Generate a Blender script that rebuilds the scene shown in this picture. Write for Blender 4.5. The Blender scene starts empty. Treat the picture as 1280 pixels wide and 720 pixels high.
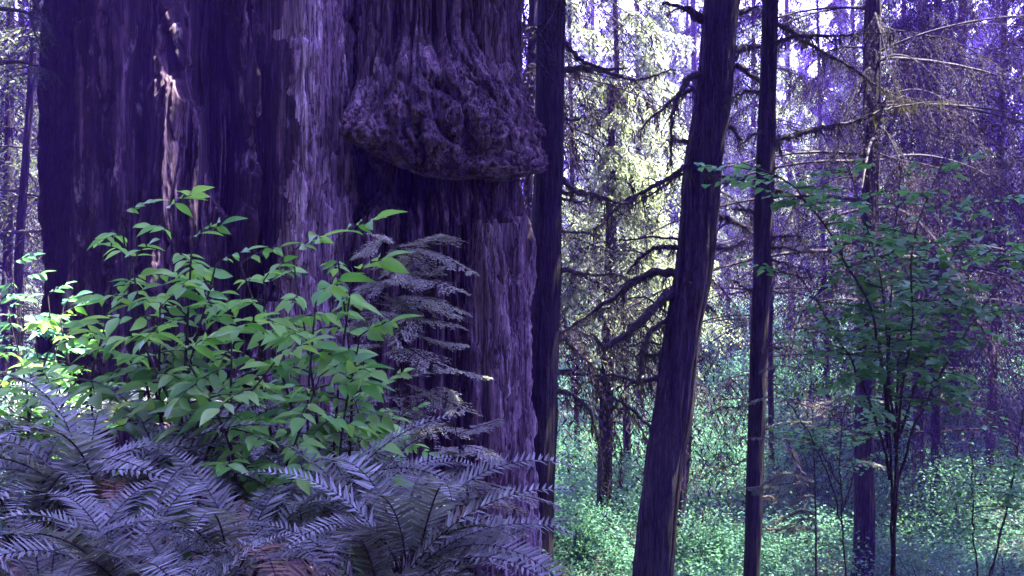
import bpy, math
import numpy as np
from mathutils import Vector

S = bpy.context.scene
COL = S.collection
F = 1109.0                       # focal length in pixels of the 1280 wide photograph
EYE = 1.6
PI = math.pi


def at(px, py, Y):
    return np.array([(px - 640) / F * Y, Y, EYE + (360 - py) / F * Y])


# ------------------------------------------------------------------ noise
_pr = np.random.default_rng(7)
_perm = np.concatenate([_pr.permutation(256)] * 3)
_grad = _pr.normal(size=(256, 3))
_grad /= np.linalg.norm(_grad, axis=1)[:, None]


def perlin(x, y, z=0.0):
    x, y, z = np.broadcast_arrays(np.asarray(x, float), np.asarray(y, float), np.asarray(z, float))
    xi, yi, zi = np.floor(x).astype(int), np.floor(y).astype(int), np.floor(z).astype(int)
    xf, yf, zf = x - xi, y - yi, z - zi
    u, v, w = [t * t * t * (t * (t * 6 - 15) + 10) for t in (xf, yf, zf)]
    out = 0
    for dx in (0, 1):
        for dy in (0, 1):
            for dz in (0, 1):
                h = _perm[(_perm[(_perm[(xi + dx) & 255] + yi + dy) & 255] + zi + dz) & 255]
                g = _grad[h]
                d = g[..., 0] * (xf - dx) + g[..., 1] * (yf - dy) + g[..., 2] * (zf - dz)
                out = out + d * (u if dx else 1 - u) * (v if dy else 1 - v) * (w if dz else 1 - w)
    return out * 1.5


def fbm(x, y, z=0.0, o=4):
    s, a = 0, 1.0
    for i in range(o):
        k = 2.03 ** i
        s = s + a * perlin(np.asarray(x) * k + 11.3 * i, np.asarray(y) * k - 7.1 * i, np.asarray(z) * k + 3.7 * i)
        a *= 0.5
    return s


def sst(a, b, x):
    t = np.clip((np.asarray(x, float) - a) / (b - a), 0, 1)
    return t * t * (3 - 2 * t)


# ------------------------------------------------------------------ mesh building
class MB:
    def __init__(self):
        self.V, self.Q, self.M, self.n = [], [], [], 0

    def add(self, V, Q, m=0):
        V = np.asarray(V, float).reshape(-1, 3)
        Q = np.asarray(Q, int).reshape(-1, 4)
        self.V.append(V)
        self.Q.append(Q + self.n)
        self.M.append(np.full(len(Q), m))
        self.n += len(V)
        return self

    def mesh(self, name, mats, smooth=True):
        V = np.concatenate(self.V)
        Q = np.concatenate(self.Q)
        M = np.concatenate(self.M)
        me = bpy.data.meshes.new(name)
        me.vertices.add(len(V))
        me.vertices.foreach_set('co', V.astype(np.float32).ravel())
        me.loops.add(Q.size)
        me.loops.foreach_set('vertex_index', Q.astype(np.int32).ravel())
        me.polygons.add(len(Q))
        me.polygons.foreach_set('loop_start', np.arange(0, Q.size, 4, dtype=np.int32))
        me.polygons.foreach_set('loop_total', np.full(len(Q), 4, np.int32))
        me.polygons.foreach_set('material_index', M.astype(np.int32))
        me.polygons.foreach_set('use_smooth', np.full(len(Q), smooth))
        for m in (mats if isinstance(mats, (list, tuple)) else [mats]):
            me.materials.append(m)
        me.update(calc_edges=True)
        return me

    def build(self, name, mats, parent=None, loc=None, smooth=True):
        return link(name, self.mesh(name, mats, smooth), parent, loc)


def link(name, me, parent=None, loc=None):
    o = bpy.data.objects.new(name, me)
    COL.objects.link(o)
    if parent is not None:
        o.parent = parent
    if loc is not None:
        o.location = loc
    return o


def thing(name, loc, label, cat, group=None):
    o = bpy.data.objects.new(name, None)
    COL.objects.link(o)
    o.empty_display_size = 0.2
    o.location = loc
    tag(o, label, cat, group)
    return o


def tag(o, label, cat, group=None):
    o['label'] = label
    o['category'] = cat
    if group:
        o['group'] = group
    return o


def unit(a):
    a = np.asarray(a, float)
    return a / np.maximum(np.linalg.norm(a, axis=-1, keepdims=True), 1e-9)


def resample(P, n):
    """smooth curve through the points P"""
    P = np.asarray(P, float)
    if len(P) == 2:
        t = np.linspace(0, 1, n)[:, None]
        return P[0] * (1 - t) + P[1] * t
    E = np.vstack([2 * P[0] - P[1], P, 2 * P[-1] - P[-2]])
    T = np.linspace(0, len(P) - 1 - 1e-6, n)
    i = T.astype(int)
    t = (T - i)[:, None]
    a, b, c, d = E[i], E[i + 1], E[i + 2], E[i + 3]
    return 0.5 * (2 * b + (c - a) * t + (2 * a - 5 * b + 4 * c - d) * t ** 2 + (3 * b - a - 3 * c + d) * t ** 3)


def tube(P, r, ns=8, lump=0.0, seed=0.0, cap=True):
    P = np.asarray(P, float)
    n = len(P)
    r = np.broadcast_to(np.asarray(r, float), (n,))
    T = unit(np.gradient(P, axis=0))
    ref = np.array([0, 0, 1.0]) if abs(T[0][2]) < 0.9 else np.array([1.0, 0, 0])
    N = np.zeros_like(P)
    v = unit(np.cross(T[0], ref))
    for i in range(n):
        v = unit(v - T[i] * np.dot(v, T[i]))
        N[i] = v
    B = np.cross(T, N)
    th = np.linspace(0, 2 * PI, ns, endpoint=False)
    R = r[:, None] * np.ones(ns)
    if lump:
        X = P[:, None, :] + r[:, None, None] * (np.cos(th)[None, :, None] * N[:, None] + np.sin(th)[None, :, None] * B[:, None])
        k = 0.6 / max(r.max(), 0.01)
        R = R * (1 + lump * fbm(X[..., 0] * k + seed, X[..., 1] * k, X[..., 2] * k * 0.6, 3))
    V = P[:, None, :] + R[..., None] * (np.cos(th)[None, :, None] * N[:, None] + np.sin(th)[None, :, None] * B[:, None])
    i = np.arange(n - 1)[:, None]
    j = np.arange(ns)[None, :]
    j2 = (j + 1) % ns
    Q = np.stack([i * ns + j, i * ns + j2, (i + 1) * ns + j2, (i + 1) * ns + j], -1).reshape(-1, 4)
    V = V.reshape(-1, 3)
    if cap:
        V = np.vstack([V, P[-1] + T[-1] * r[-1] * 0.6])
        k = len(V) - 1
        b = (n - 1) * ns
        if ns % 2 == 0:
            q = [[b + a, b + a + 1, b + (a + 2) % ns, k] for a in range(0, ns, 2)]
            Q = np.vstack([Q, q])
    return V, Q


def stamp(T, TQ, P, X, Z, L, W=None):
    """copies of a template (x along X, y across, z along Z) at the points P"""
    X = unit(X)
    Yv = unit(np.cross(Z, X))
    Z = np.cross(X, Yv)
    L = np.broadcast_to(np.asarray(L, float), (len(P),))
    W = L if W is None else np.broadcast_to(np.asarray(W, float), (len(P),))
    V = (P[:, None, :] + T[None, :, 0, None] * (L[:, None] * X)[:, None, :]
         + T[None, :, 1, None] * (W[:, None] * Yv)[:, None, :] + T[None, :, 2, None] * (W[:, None] * Z)[:, None, :])
    Q = TQ[None] + (np.arange(len(P)) * len(T))[:, None, None]
    return V.reshape(-1, 3), Q.reshape(-1, 4)


def grid_template(w, fold=0.15, curl=0.25):
    """a leaf blade of three columns; w is the half width at equal steps along it"""
    n = len(w)
    t = np.linspace(0, 1, n)
    V = []
    for i in range(n):
        z = -curl * t[i] ** 2
        V += [[t[i], -w[i], z + fold * w[i]], [t[i], 0, z], [t[i], w[i], z + fold * w[i]]]
    Q = []
    for i in range(n - 1):
        a = i * 3
        Q += [[a, a + 3, a + 4, a + 1], [a + 1, a + 4, a + 5, a + 2]]
    return np.array(V, float), np.array(Q)


LEAFLET = grid_template([0.01, 0.13, 0.2, 0.205, 0.165, 0.085, 0.004], 0.4, 0.2)
ROUND = grid_template([0.02, 0.36, 0.46, 0.4, 0.2, 0.01], 0.3, 0.14)
PINNA = grid_template([0.55, 0.6, 0.5, 0.3, 0.04], 0.25, 0.0)
RHOMB = (np.array([[0, 0, 0], [0.42, -0.5, 0.08], [1, 0, -0.05], [0.42, 0.5, 0.08]], float), np.array([[0, 1, 2, 3]]))
NEEDLE = (np.array([[0, -0.22, 0], [0.6, -0.5, 0.02], [1, 0, -0.06], [0.6, 0.5, 0.02]], float), np.array([[0, 1, 2, 3]]))


# ------------------------------------------------------------------ materials
def mat(name):
    m = bpy.data.materials.new(name)
    m.use_nodes = True
    nt = m.node_tree
    for n in list(nt.nodes):
        nt.nodes.remove(n)
    out = nt.nodes.new('ShaderNodeOutputMaterial')
    return m, nt, out


def ramp(nt, fac, stops):
    r = nt.nodes.new('ShaderNodeValToRGB')
    e = r.color_ramp.elements
    while len(e) < len(stops):
        e.new(0.5)
    for k, (p, c) in enumerate(stops):
        e[k].position = p
        e[k].color = (*c, 1)
    nt.links.new(fac, r.inputs[0])
    return r.outputs[0]


def noise(nt, scale, vec=None, detail=4, rough=0.6, sc=(1, 1, 1)):
    n = nt.nodes.new('ShaderNodeTexNoise')
    n.inputs['Scale'].default_value = scale
    n.inputs['Detail'].default_value = detail
    n.inputs['Roughness'].default_value = rough
    tc = nt.nodes.new('ShaderNodeTexCoord')
    mp = nt.nodes.new('ShaderNodeMapping')
    mp.inputs['Scale'].default_value = sc
    nt.links.new(tc.outputs['Object'], mp.inputs[0])
    nt.links.new(mp.outputs[0], n.inputs['Vector'])
    return n.outputs['Fac']


def mixc(nt, f, a, b, mode='MIX'):
    m = nt.nodes.new('ShaderNodeMix')
    m.data_type = 'RGBA'
    m.blend_type = mode
    for sock, v in ((m.inputs[0], f), (m.inputs[6], a), (m.inputs[7], b)):
        if hasattr(v, 'links'):
            nt.links.new(v, sock)
        else:
            sock.default_value = v if isinstance(v, (int, float)) else (*v, 1)
    return m.outputs[2]


def bark(name, dark, mid, light, sc=6.0, stretch=0.12, bump=0.35, lichen=None, lich_amt=0.6, rough=0.9):
    m, nt, out = mat(name)
    b = nt.nodes.new('ShaderNodeBsdfPrincipled')
    b.inputs['Roughness'].default_value = rough
    b.inputs['Specular IOR Level'].default_value = 0.2
    f1 = noise(nt, sc, detail=6, rough=0.68, sc=(1, 1, stretch))
    f2 = noise(nt, sc * 4.5, detail=5, rough=0.7, sc=(1, 1, stretch * 0.7))
    c = ramp(nt, f1, [(0.3, dark), (0.5, mid), (0.68, light)])
    c2 = ramp(nt, f2, [(0.32, (0.22, 0.22, 0.22)), (0.5, (0.85, 0.85, 0.85)), (0.68, (1.6, 1.6, 1.6))])
    c = mixc(nt, 1.0, c, c2, 'MULTIPLY')
    fc = noise(nt, sc * 2.2, detail=5, rough=0.6, sc=(1, 1, stretch * 0.8))
    ck = ramp(nt, fc, [(0.455, (1, 1, 1)), (0.49, (0.22, 0.2, 0.22)), (0.505, (0.22, 0.2, 0.22)), (0.54, (1, 1, 1))])
    c = mixc(nt, 1.0, c, ck, 'MULTIPLY')
    fg = noise(nt, sc * 12, detail=5, rough=0.75, sc=(1, 1, min(1, stretch * 1.5)))
    cg = ramp(nt, fg, [(0.3, (0.5, 0.5, 0.5)), (0.7, (1.5, 1.5, 1.5))])
    c = mixc(nt, 1.0, c, cg, 'MULTIPLY')
    if lichen:
        f3 = noise(nt, 3.4, detail=7, rough=0.72, sc=(1, 1, 0.3))
        k = ramp(nt, f3, [(lich_amt, (0, 0, 0)), (lich_amt + 0.09, (1, 1, 1))])
        c = mixc(nt, k, c, lichen)
    nt.links.new(c, b.inputs['Base Color'])
    f4 = noise(nt, sc * 16, detail=4, rough=0.7, sc=(1, 1, min(1, stretch * 1.6)))
    ad = nt.nodes.new('ShaderNodeMath')
    ad.operation = 'MULTIPLY_ADD'
    nt.links.new(f4, ad.inputs[0])
    ad.inputs[1].default_value = 0.45
    nt.links.new(f2, ad.inputs[2])
    bp = nt.nodes.new('ShaderNodeBump')
    bp.inputs['Strength'].default_value = 1.0
    bp.inputs['Distance'].default_value = bump * 0.07
    nt.links.new(ad.outputs[0], bp.inputs['Height'])
    nt.links.new(bp.outputs[0], b.inputs['Normal'])
    nt.links.new(b.outputs[0], out.inputs[0])
    return m


def leafmat(name, a, b_, trans=0.35, rough=0.45, spec=0.4, spread=0.5, each=False):
    """leaf with a colour of its own per leaf, letting part of the light through"""
    m, nt, out = mat(name)
    g = nt.nodes.new('ShaderNodeNewGeometry')
    c = ramp(nt, g.outputs['Random Per Island'], [(0.0, a), (0.5, tuple((x + y) / 2 for x, y in zip(a, b_))), (1.0, b_)])
    n = noise(nt, 1.3, detail=3)
    v = ramp(nt, n, [(0.3, (1 - spread, 1 - spread, 1 - spread)), (0.7, (1 + spread, 1 + spread, 1 + spread))])
    c = mixc(nt, 1.0, c, v, 'MULTIPLY')
    if each:                                       # every frond has a tone of its own
        oi = nt.nodes.new('ShaderNodeObjectInfo')
        k = ramp(nt, oi.outputs['Random'], [(0.0, (0.42, 0.40, 0.34)), (0.6, (1.0, 1.0, 1.0)), (1.0, (1.3, 1.35, 1.3))])
        c = mixc(nt, 1.0, c, k, 'MULTIPLY')
    p = nt.nodes.new('ShaderNodeBsdfPrincipled')
    p.inputs['Roughness'].default_value = rough
    p.inputs['Specular IOR Level'].default_value = spec
    nt.links.new(c, p.inputs['Base Color'])
    t = nt.nodes.new('ShaderNodeBsdfTranslucent')
    ct = mixc(nt, 1.0, c, (1.25, 1.35, 0.7), 'MULTIPLY')
    nt.links.new(ct, t.inputs[0])
    mx = nt.nodes.new('ShaderNodeMixShader')
    mx.inputs[0].default_value = trans
    nt.links.new(p.outputs[0], mx.inputs[1])
    nt.links.new(t.outputs[0], mx.inputs[2])
    nt.links.new(mx.outputs[0], out.inputs[0])
    return m


M = {}
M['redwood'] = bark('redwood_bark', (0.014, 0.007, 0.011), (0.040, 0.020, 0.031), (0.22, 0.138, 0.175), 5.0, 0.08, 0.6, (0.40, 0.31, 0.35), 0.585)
M['pale_redwood'] = bark('weathered_lit_redwood_bark', (0.04, 0.022, 0.032), (0.31, 0.205, 0.265), (0.58, 0.45, 0.52), 6.0, 0.07, 0.7)  # lighter redwood copy: weathering plus light from the right, put into the colour
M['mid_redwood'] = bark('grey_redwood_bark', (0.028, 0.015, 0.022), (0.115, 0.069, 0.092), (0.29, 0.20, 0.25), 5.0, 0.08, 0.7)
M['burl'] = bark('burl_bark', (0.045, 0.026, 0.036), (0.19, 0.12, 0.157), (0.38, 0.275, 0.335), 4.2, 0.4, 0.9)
M['dark_bark'] = bark('dark_bark', (0.016, 0.010, 0.013), (0.032, 0.021, 0.027), (0.062, 0.042, 0.052), 9.0, 0.12, 0.5)
M['hem_bark'] = bark('hemlock_bark', (0.025, 0.016, 0.019), (0.065, 0.043, 0.05), (0.14, 0.098, 0.108), 12.0, 0.07, 0.9, (0.2, 0.19, 0.15), 0.66)
M['pale_bark'] = bark('pale_bark', (0.09, 0.065, 0.07), (0.17, 0.13, 0.14), (0.28, 0.22, 0.24), 9.0, 0.15, 0.5)
M['twig'] = bark('twig_bark', (0.035, 0.026, 0.028), (0.07, 0.055, 0.055), (0.13, 0.1, 0.1), 20.0, 0.6, 0.2)
M['shaded_twig'] = bark('shaded_twig_bark', (0.014, 0.011, 0.012), (0.03, 0.023, 0.025), (0.055, 0.043, 0.046), 20.0, 0.6, 0.2)  # darker copy of the twig bark, with shade put into its colour
M['moss'] = leafmat('hanging_moss', (0.05, 0.045, 0.035), (0.10, 0.085, 0.055), 0.25, 0.9, 0.1)
M['sun_needle'] = leafmat('sunlit_conifer_needles', (0.15, 0.18, 0.125), (0.33, 0.35, 0.27), 0.5, 0.6, 0.2)  # lighter needle copy; sunlight is put into its colour
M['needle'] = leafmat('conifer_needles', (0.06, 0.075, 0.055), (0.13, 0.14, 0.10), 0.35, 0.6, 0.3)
M['dull_needle'] = leafmat('shaded_lichened_needles', (0.013, 0.009, 0.015), (0.036, 0.027, 0.036), 0.12, 0.85, 0.03)  # lichen grey darkened further, with shade put into the colour
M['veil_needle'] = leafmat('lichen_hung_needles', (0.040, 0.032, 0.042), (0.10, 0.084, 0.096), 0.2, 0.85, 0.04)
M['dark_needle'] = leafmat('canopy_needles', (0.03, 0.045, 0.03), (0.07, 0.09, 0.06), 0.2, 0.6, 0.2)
M['elder'] = leafmat('elder_leaf', (0.10, 0.33, 0.055), (0.30, 0.56, 0.13), 0.45, 0.4, 0.35, 0.4)
M['maple'] = leafmat('maple_leaf', (0.08, 0.26, 0.09), (0.20, 0.44, 0.18), 0.45, 0.45, 0.4, 0.3)
M['fern'] = leafmat('fern_pinna', (0.12, 0.145, 0.125), (0.28, 0.31, 0.29), 0.3, 0.45, 0.4, 0.35, True)
M['dryfern'] = leafmat('dry_fern', (0.20, 0.13, 0.09), (0.30, 0.2, 0.14), 0.3, 0.6, 0.2)
M['hemlock'] = leafmat('hemlock_needles', (0.26, 0.27, 0.24), (0.46, 0.46, 0.42), 0.45, 0.5, 0.4)
M['cover'] = leafmat('ground_cover_leaf', (0.05, 0.145, 0.085), (0.15, 0.31, 0.19), 0.45, 0.6, 0.15, 0.5)
M['duff'] = leafmat('fallen_leaf', (0.10, 0.06, 0.04), (0.24, 0.16, 0.11), 0.1, 0.8, 0.2)


def soil():
    m, nt, out = mat('forest_soil')
    b = nt.nodes.new('ShaderNodeBsdfPrincipled')
    b.inputs['Roughness'].default_value = 0.95
    f = noise(nt, 2.2, detail=8, rough=0.7)
    f2 = noise(nt, 0.35, detail=4)
    c = ramp(nt, f, [(0.3, (0.025, 0.02, 0.016)), (0.55, (0.06, 0.045, 0.033)), (0.75, (0.11, 0.085, 0.06))])
    k = ramp(nt, f2, [(0.42, (0, 0, 0)), (0.6, (1, 1, 1))])
    c = mixc(nt, k, c, (0.035, 0.06, 0.025))
    nt.links.new(c, b.inputs['Base Color'])
    bp = nt.nodes.new('ShaderNodeBump')
    bp.inputs['Distance'].default_value = 0.06
    nt.links.new(f, bp.inputs['Height'])
    nt.links.new(bp.outputs[0], b.inputs['Normal'])
    nt.links.new(b.outputs[0], out.inputs[0])
    return m


M['soil'] = soil()


# ------------------------------------------------------------------ terrain
def gz(x, y):
    x = np.asarray(x, float)
    y = np.asarray(y, float)
    bank = 0.35 * sst(0.5, -2.0, x) * sst(8, 4, y)
    right = sst(-2.5, 1.2, x - 0.05 * y)
    drop = -(0.2 + 1.2 * sst(5, 10, y)) * (1 - right) - right * 3.35 * sst(2.0, 10.5, y) - (1 - right) * 1.8 * sst(10, 20, y)
    drop = drop + 0.2 * sst(4, 2, y) * (1 - right)
    hill = 1.9 * sst(15, 42, y) + 0.10 * np.maximum(y - 38, 0) ** 1.05 * sst(38, 60, y) + 0.08 * np.maximum(np.abs(x - 4) - 22, 0)
    bump = 0.42 * fbm(x * 0.22, y * 0.22, 1.5, 4) * sst(5, 13, y) + 0.05 * fbm(x * 1.3, y * 1.3, 4.2, 3)
    return bank + drop + hill + bump


def sgrid(a, b, n, p=2.2):
    u = np.linspace(-1, 1, n)
    u = np.sign(u) * np.abs(u) ** p
    return np.where(u < 0, -u * a, u * b)


gx = sgrid(-150, 150, 260)
gy = sgrid(-60, 190, 300)
GX, GY = np.meshgrid(gx, gy, indexing='ij')
GZ = gz(GX, GY)
i, j = np.meshgrid(np.arange(len(gx) - 1), np.arange(len(gy) - 1), indexing='ij')
n_ = len(gy)
Q = np.stack([i * n_ + j, (i + 1) * n_ + j, (i + 1) * n_ + j + 1, i * n_ + j + 1], -1)
g = MB().add(np.stack([GX, GY, GZ], -1), Q).build('ground', M['soil'])
g['kind'] = 'structure'
g['label'] = 'dark forest floor falling away from the bank into a hollow'


# ------------------------------------------------------------------ foliage builders
def spray_cloud(mb, rng, curve, halfwidth, n_side, n_leaf, leafL, leafW, droop, m, tmpl=RHOMB, jit=0.25, hang=0.0, t0=0.15, wood=None, wr=0.004):
    """side twigs along a curve, each set with needles or leaflets"""
    n = len(curve)
    T = unit(np.gradient(curve, axis=0))
    up = np.array([0, 0, 1.0])
    S_ = unit(np.cross(T, up))
    t = t0 + (1 - t0) * (np.arange(n_side) + rng.random(n_side)) / n_side
    side = np.where(rng.random(n_side) < 0.5, -1.0, 1.0)
    idx = np.clip((t * (n - 1)).astype(int), 0, n - 1)
    B = curve[idx]
    ln = halfwidth * (0.25 + 0.75 * np.sin(PI * np.clip(t * 0.9 + 0.12, 0, 1)) ** 0.7) * rng.uniform(0.6, 1.15, n_side)
    D = unit(S_[idx] * side[:, None] * rng.uniform(0.5, 1.0, n_side)[:, None] + T[idx] * rng.uniform(0.35, 0.9, n_side)[:, None]
             + np.array([0, 0, -1.0]) * (droop * rng.uniform(0.2, 1.2, n_side))[:, None])
    s = (np.arange(n_leaf) + 0.5) / n_leaf
    s = np.clip(s[None, :] + rng.uniform(-0.5, 0.5, (n_side, n_leaf)) / n_leaf, 0.02, 1)
    P = B[:, None, :] + D[:, None, :] * (ln[:, None] * s)[..., None]
    P[..., 2] -= (hang + 0.35 * droop) * ln[:, None] * s ** 2
    P = P + rng.normal(size=P.shape) * leafL * jit * 0.5
    tdir = D[:, None, :] + np.array([0, 0, -1.0]) * ((hang + 0.35 * droop) * 1.6 * s)[..., None]
    tdir = unit(tdir)
    lat = unit(np.cross(tdir, up + 1e-3))
    sg = np.where(np.arange(n_leaf) % 2 == 0, 1.0, -1.0)[None, :, None]
    X = unit(tdir * 0.9 + lat * sg * 0.75 + rng.normal(size=P.shape) * jit)
    Z = unit(np.array([0, 0, 1.0]) + rng.normal(size=P.shape) * (jit + 0.1) + lat * 0.0)
    P = P.reshape(-1, 3)
    L = leafL * rng.uniform(0.6, 1.25, len(P))
    V, q = stamp(*tmpl, P, X.reshape(-1, 3), Z.reshape(-1, 3), L, L * leafW / leafL)
    mb.add(V, q, m)
    if wood is not None:
        for k in range(n_side):
            e = B[k] + D[k] * ln[k]
            e2 = B[k] + D[k] * ln[k] * 0.5
            e = e - up * (hang + 0.35 * droop) * ln[k]
            e2 = e2 - up * (hang + 0.35 * droop) * ln[k] * 0.25
            V, q = tube(np.array([B[k], e2, e]), [wr, wr * 0.8, wr * 0.4], 3, cap=False)
            mb.add(V, q, wood)


def conifer_crown(seed, H, z0, r, n_b, droop=0.6, n_side=16, n_leaf=12, leafL=0.13, leafW=0.045, hang=0.3, rt=0.2, power=0.8, bare=0.1):
    """crown mesh of drooping boughs round a trunk at the origin; slot 0 needles, slot 1 wood"""
    rng = np.random.default_rng(seed)
    mb = MB()
    for k in range(n_b):
        f = (k + rng.random()) / n_b
        z = z0 + (H - z0) * f
        sp = 0.55 + 0.05 * r
        z = z0 + round((z - z0) / sp) * sp + rng.normal() * 0.07
        f = min(max((z - z0) / (H - z0), 0), 0.999)
        L = r * (1 - f) ** power * rng.uniform(0.55, 1.15) + 0.25
        a = rng.random() * 2 * PI
        d = np.array([math.cos(a), math.sin(a), 0])
        t = np.linspace(0, 1, 12)
        rise = rng.uniform(-0.05, 0.28)
        sway = rng.uniform(-0.12, 0.12)
        c = (np.array([0, 0, z]) + d * (L * t)[:, None] + np.array([-d[1], d[0], 0]) * (sway * L * t ** 2)[:, None]
             + np.array([0, 0, 1.0]) * (L * (rise * t - droop * rng.uniform(0.5, 1.1) * t ** 2))[:, None])
        V, q = tube(c[:11], np.linspace(0.010 + 0.005 * L, 0.004, 11), 4, cap=False)
        mb.add(V, q, 1)
        if rng.random() < bare and f < 0.5:
            continue
        spray_cloud(mb, rng, c, 0.30 * L + 0.22, int(n_side * (0.5 + L / r * 0.7)), n_leaf, leafL, leafW, droop, 0, hang=hang)
    return mb


def trunk_mesh(P, r, ns=40, n=160, seed=0.0, amp=0.10, freq=9.0, flare=0.5):
    P = resample(P, n)
    r = np.interp(np.linspace(0, 1, n), np.linspace(0, 1, len(r)), r)
    d = np.linalg.norm(P - P[0], axis=1)
    r = r * (1 + flare * np.exp(-d / (3.0 * r.max())))
    V, q = tube(P, r, ns, cap=True)
    body = V[:n * ns].reshape(n, ns, 3)
    th = np.linspace(0, 2 * PI, ns, endpoint=False)[None, :]
    cx, cy = np.cos(th) * r.max() * freq, np.sin(th) * r.max() * freq
    h = np.minimum(np.abs(perlin(cx + seed, cy, d[:, None] * 0.6)) * 3.2, 1) - 0.6
    h = h + 0.8 * fbm(cx * 0.35 + seed, cy * 0.35, d[:, None] * 0.5, 3)
    out = body - P[:, None, :]
    V[:n * ns] = (P[:, None, :] + out * (1 + amp * h)[..., None]).reshape(-1, 3)
    return V, q


# ------------------------------------------------------------------ giant redwoods
def giant_grid(ax, ay, R, seed, zlo, zhi, ztop, nth, nz, feature, amp=1.0, lean=(0, 0)):
    """one dense sheet round a trunk; angle 0 looks back at the camera, plus is to the right"""
    nf = int(nth * 0.82)
    th = np.concatenate([np.linspace(-2.05, 2.05, nf), np.linspace(2.05, 2 * PI - 2.05, nth - nf + 2)[1:-1]])
    nzf = int(nz * 0.88)
    z = np.concatenate([np.linspace(zlo, zhi, nzf), np.linspace(zhi, ztop, nz - nzf + 1)[1:]])
    TH, Z = np.meshgrid(th, z, indexing='xy')
    face = math.atan2(-ax, ay)                     # turn so that angle 0 faces the camera
    cx, cy = np.cos(TH) * R, np.sin(TH) * R
    wob = 0.5 * perlin(cx * 0.9 + seed, cy * 0.9, Z * 0.35)
    tw = 0.12 * perlin(cx * 0.5 - seed, cy * 0.5, Z * 0.22) + (0.012 * fbm(cx * 4.0, cy * 4.0 + seed, Z * 3.0, 3) + 0.02 * perlin(cx * 1.5, cy * 1.5, Z * 1.1)) / R
    ca, sa = np.cos(TH + tw), np.sin(TH + tw)
    f = 1.0
    r1 = np.minimum(np.abs(perlin(ca * R * 2.2 + seed, sa * R * 2.2, Z * 0.12 + wob * 0.15)) * 4.0, 1)
    r2 = np.minimum(np.abs(perlin(ca * R * 6.5 + seed, sa * R * 6.5 + 5, Z * 0.30 + wob * 0.2)) * 5.0, 1)
    r3 = np.minimum(np.abs(perlin(ca * R * 17 + seed, sa * R * 17 + 9, Z * 1.5)) * 4.5, 1)
    r4 = perlin(ca * R * 42, sa * R * 42 + seed, Z * 3.5)
    chips = fbm(cx * 5 + seed, cy * 5, Z * 2.2, 3)
    d = amp * (0.25 * (r1 - 0.8) + 0.17 * (r2 - 0.8) + 0.085 * (r3 - 0.7) + 0.020 * r4 + 0.05 * chips + 0.016 * perlin(cx * 30, cy * 30 + seed, Z * 16))
    d = d + 0.10 * wob
    zz = Z.copy()
    m = np.zeros_like(d)
    d, zz, m = feature(TH, Z, d, zz, m)
    taper = 1 - 0.012 * (Z - 2) + 0.22 * np.exp(-(Z - zlo) / 1.1)
    rr = np.maximum(R * taper + d, 0.1)
    X = ax + rr * np.sin(TH + face) + lean[0] * (Z - 2)
    Yc = ay - rr * np.cos(TH + face) + lean[1] * (Z - 2)
    V = np.stack([X, Yc, zz], -1)
    nzr, ntc = Z.shape
    i, j = np.meshgrid(np.arange(nzr - 1), np.arange(ntc), indexing='ij')
    j2 = (j + 1) % ntc
    Qd = np.stack([i * ntc + j, i * ntc + j2, (i + 1) * ntc + j2, (i + 1) * ntc + j], -1)
    cls = np.zeros(m.shape)
    for v in (1.0, 2.0):                            # smooth the outline of each bark region
        k = (m == v).astype(float)
        for ax in (0, 1):
            k = sum(np.roll(k, q, ax) for q in range(-6, 7)) / 13
        cls[k > 0.5] = v
    mf = cls[:-1, :]
    return V.reshape(-1, 3), Qd, mf


def compact(V, Q):
    u, inv = np.unique(Q.reshape(-1), return_inverse=True)
    return V[u], inv.reshape(-1, 4)


def zof(py, Y):
    return EYE + (360 - py) / F * Y


def front_feature(TH, Z, d, zz, m):
    s = np.sin(TH)
    front = np.cos(TH) > -0.2
    wob = 0.06 * fbm(Z * 0.7, 2.0, 0, 3)
    # the pale buttress on the right and the deep seam beside it
    d = d + 0.16 * sst(0.46, 0.6, s + wob) * front
    d = d - 0.50 * np.exp(-((s + wob - 0.44) / 0.06) ** 2) * front
    for c0, w0, a0, k0 in ((-0.2, 0.03, 0.22, 1.7), (-0.75, 0.03, 0.22, 0.8), (0.14, 0.035, 0.26, 1.2), (-0.38, 0.025, 0.18, 2.1), (0.72, 0.014, 0.12, 0.9), (0.86, 0.012, 0.12, 1.5)):
        d = d - a0 * np.exp(-((s + k0 * wob + 0.03 * fbm(Z * 1.1, c0 * 9, 1.0, 3) - c0) / w0) ** 2) * sst(-0.35, 0.15, fbm(Z * 0.5, c0 * 5 + 2, 0.3, 2)) * front
    d = d - 0.16 * np.exp(-((s + 1.3 * wob + 0.08 - 0.30) / 0.05) ** 2) * front
    # hollowed strip with broken bark in the middle
    e = fbm(s * 4.0, Z * 1.4, 3.3, 4)
    zc = sst(2.0, 2.9, Z) * sst(6.2, 4.6, Z)
    hole = sst(0.05, 0.42, zc * np.exp(-((s - 0.02 + 0.1 * np.sin(Z * 1.7)) / 0.24) ** 2) + 0.38 * e - 0.12)
    d = d - 0.48 * hole * front
    d = d - 0.34 * np.exp(-((s + wob + 0.55) / 0.05) ** 2) * front
    d = d + 0.06 * np.exp(-((s + 0.9) / 0.12) ** 2) * front
    m = ((s + wob + 0.10 * fbm(s * 9, Z * 0.9, 5.5, 4) > 0.50) & (np.cos(TH) > -0.1)).astype(float)  # ridge region that takes the lighter bark, partly standing for side light
    return d, zz, m


BT = dict(ax=at(526, 0, 10.6)[0], ay=10.6, R=1.1)


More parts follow.
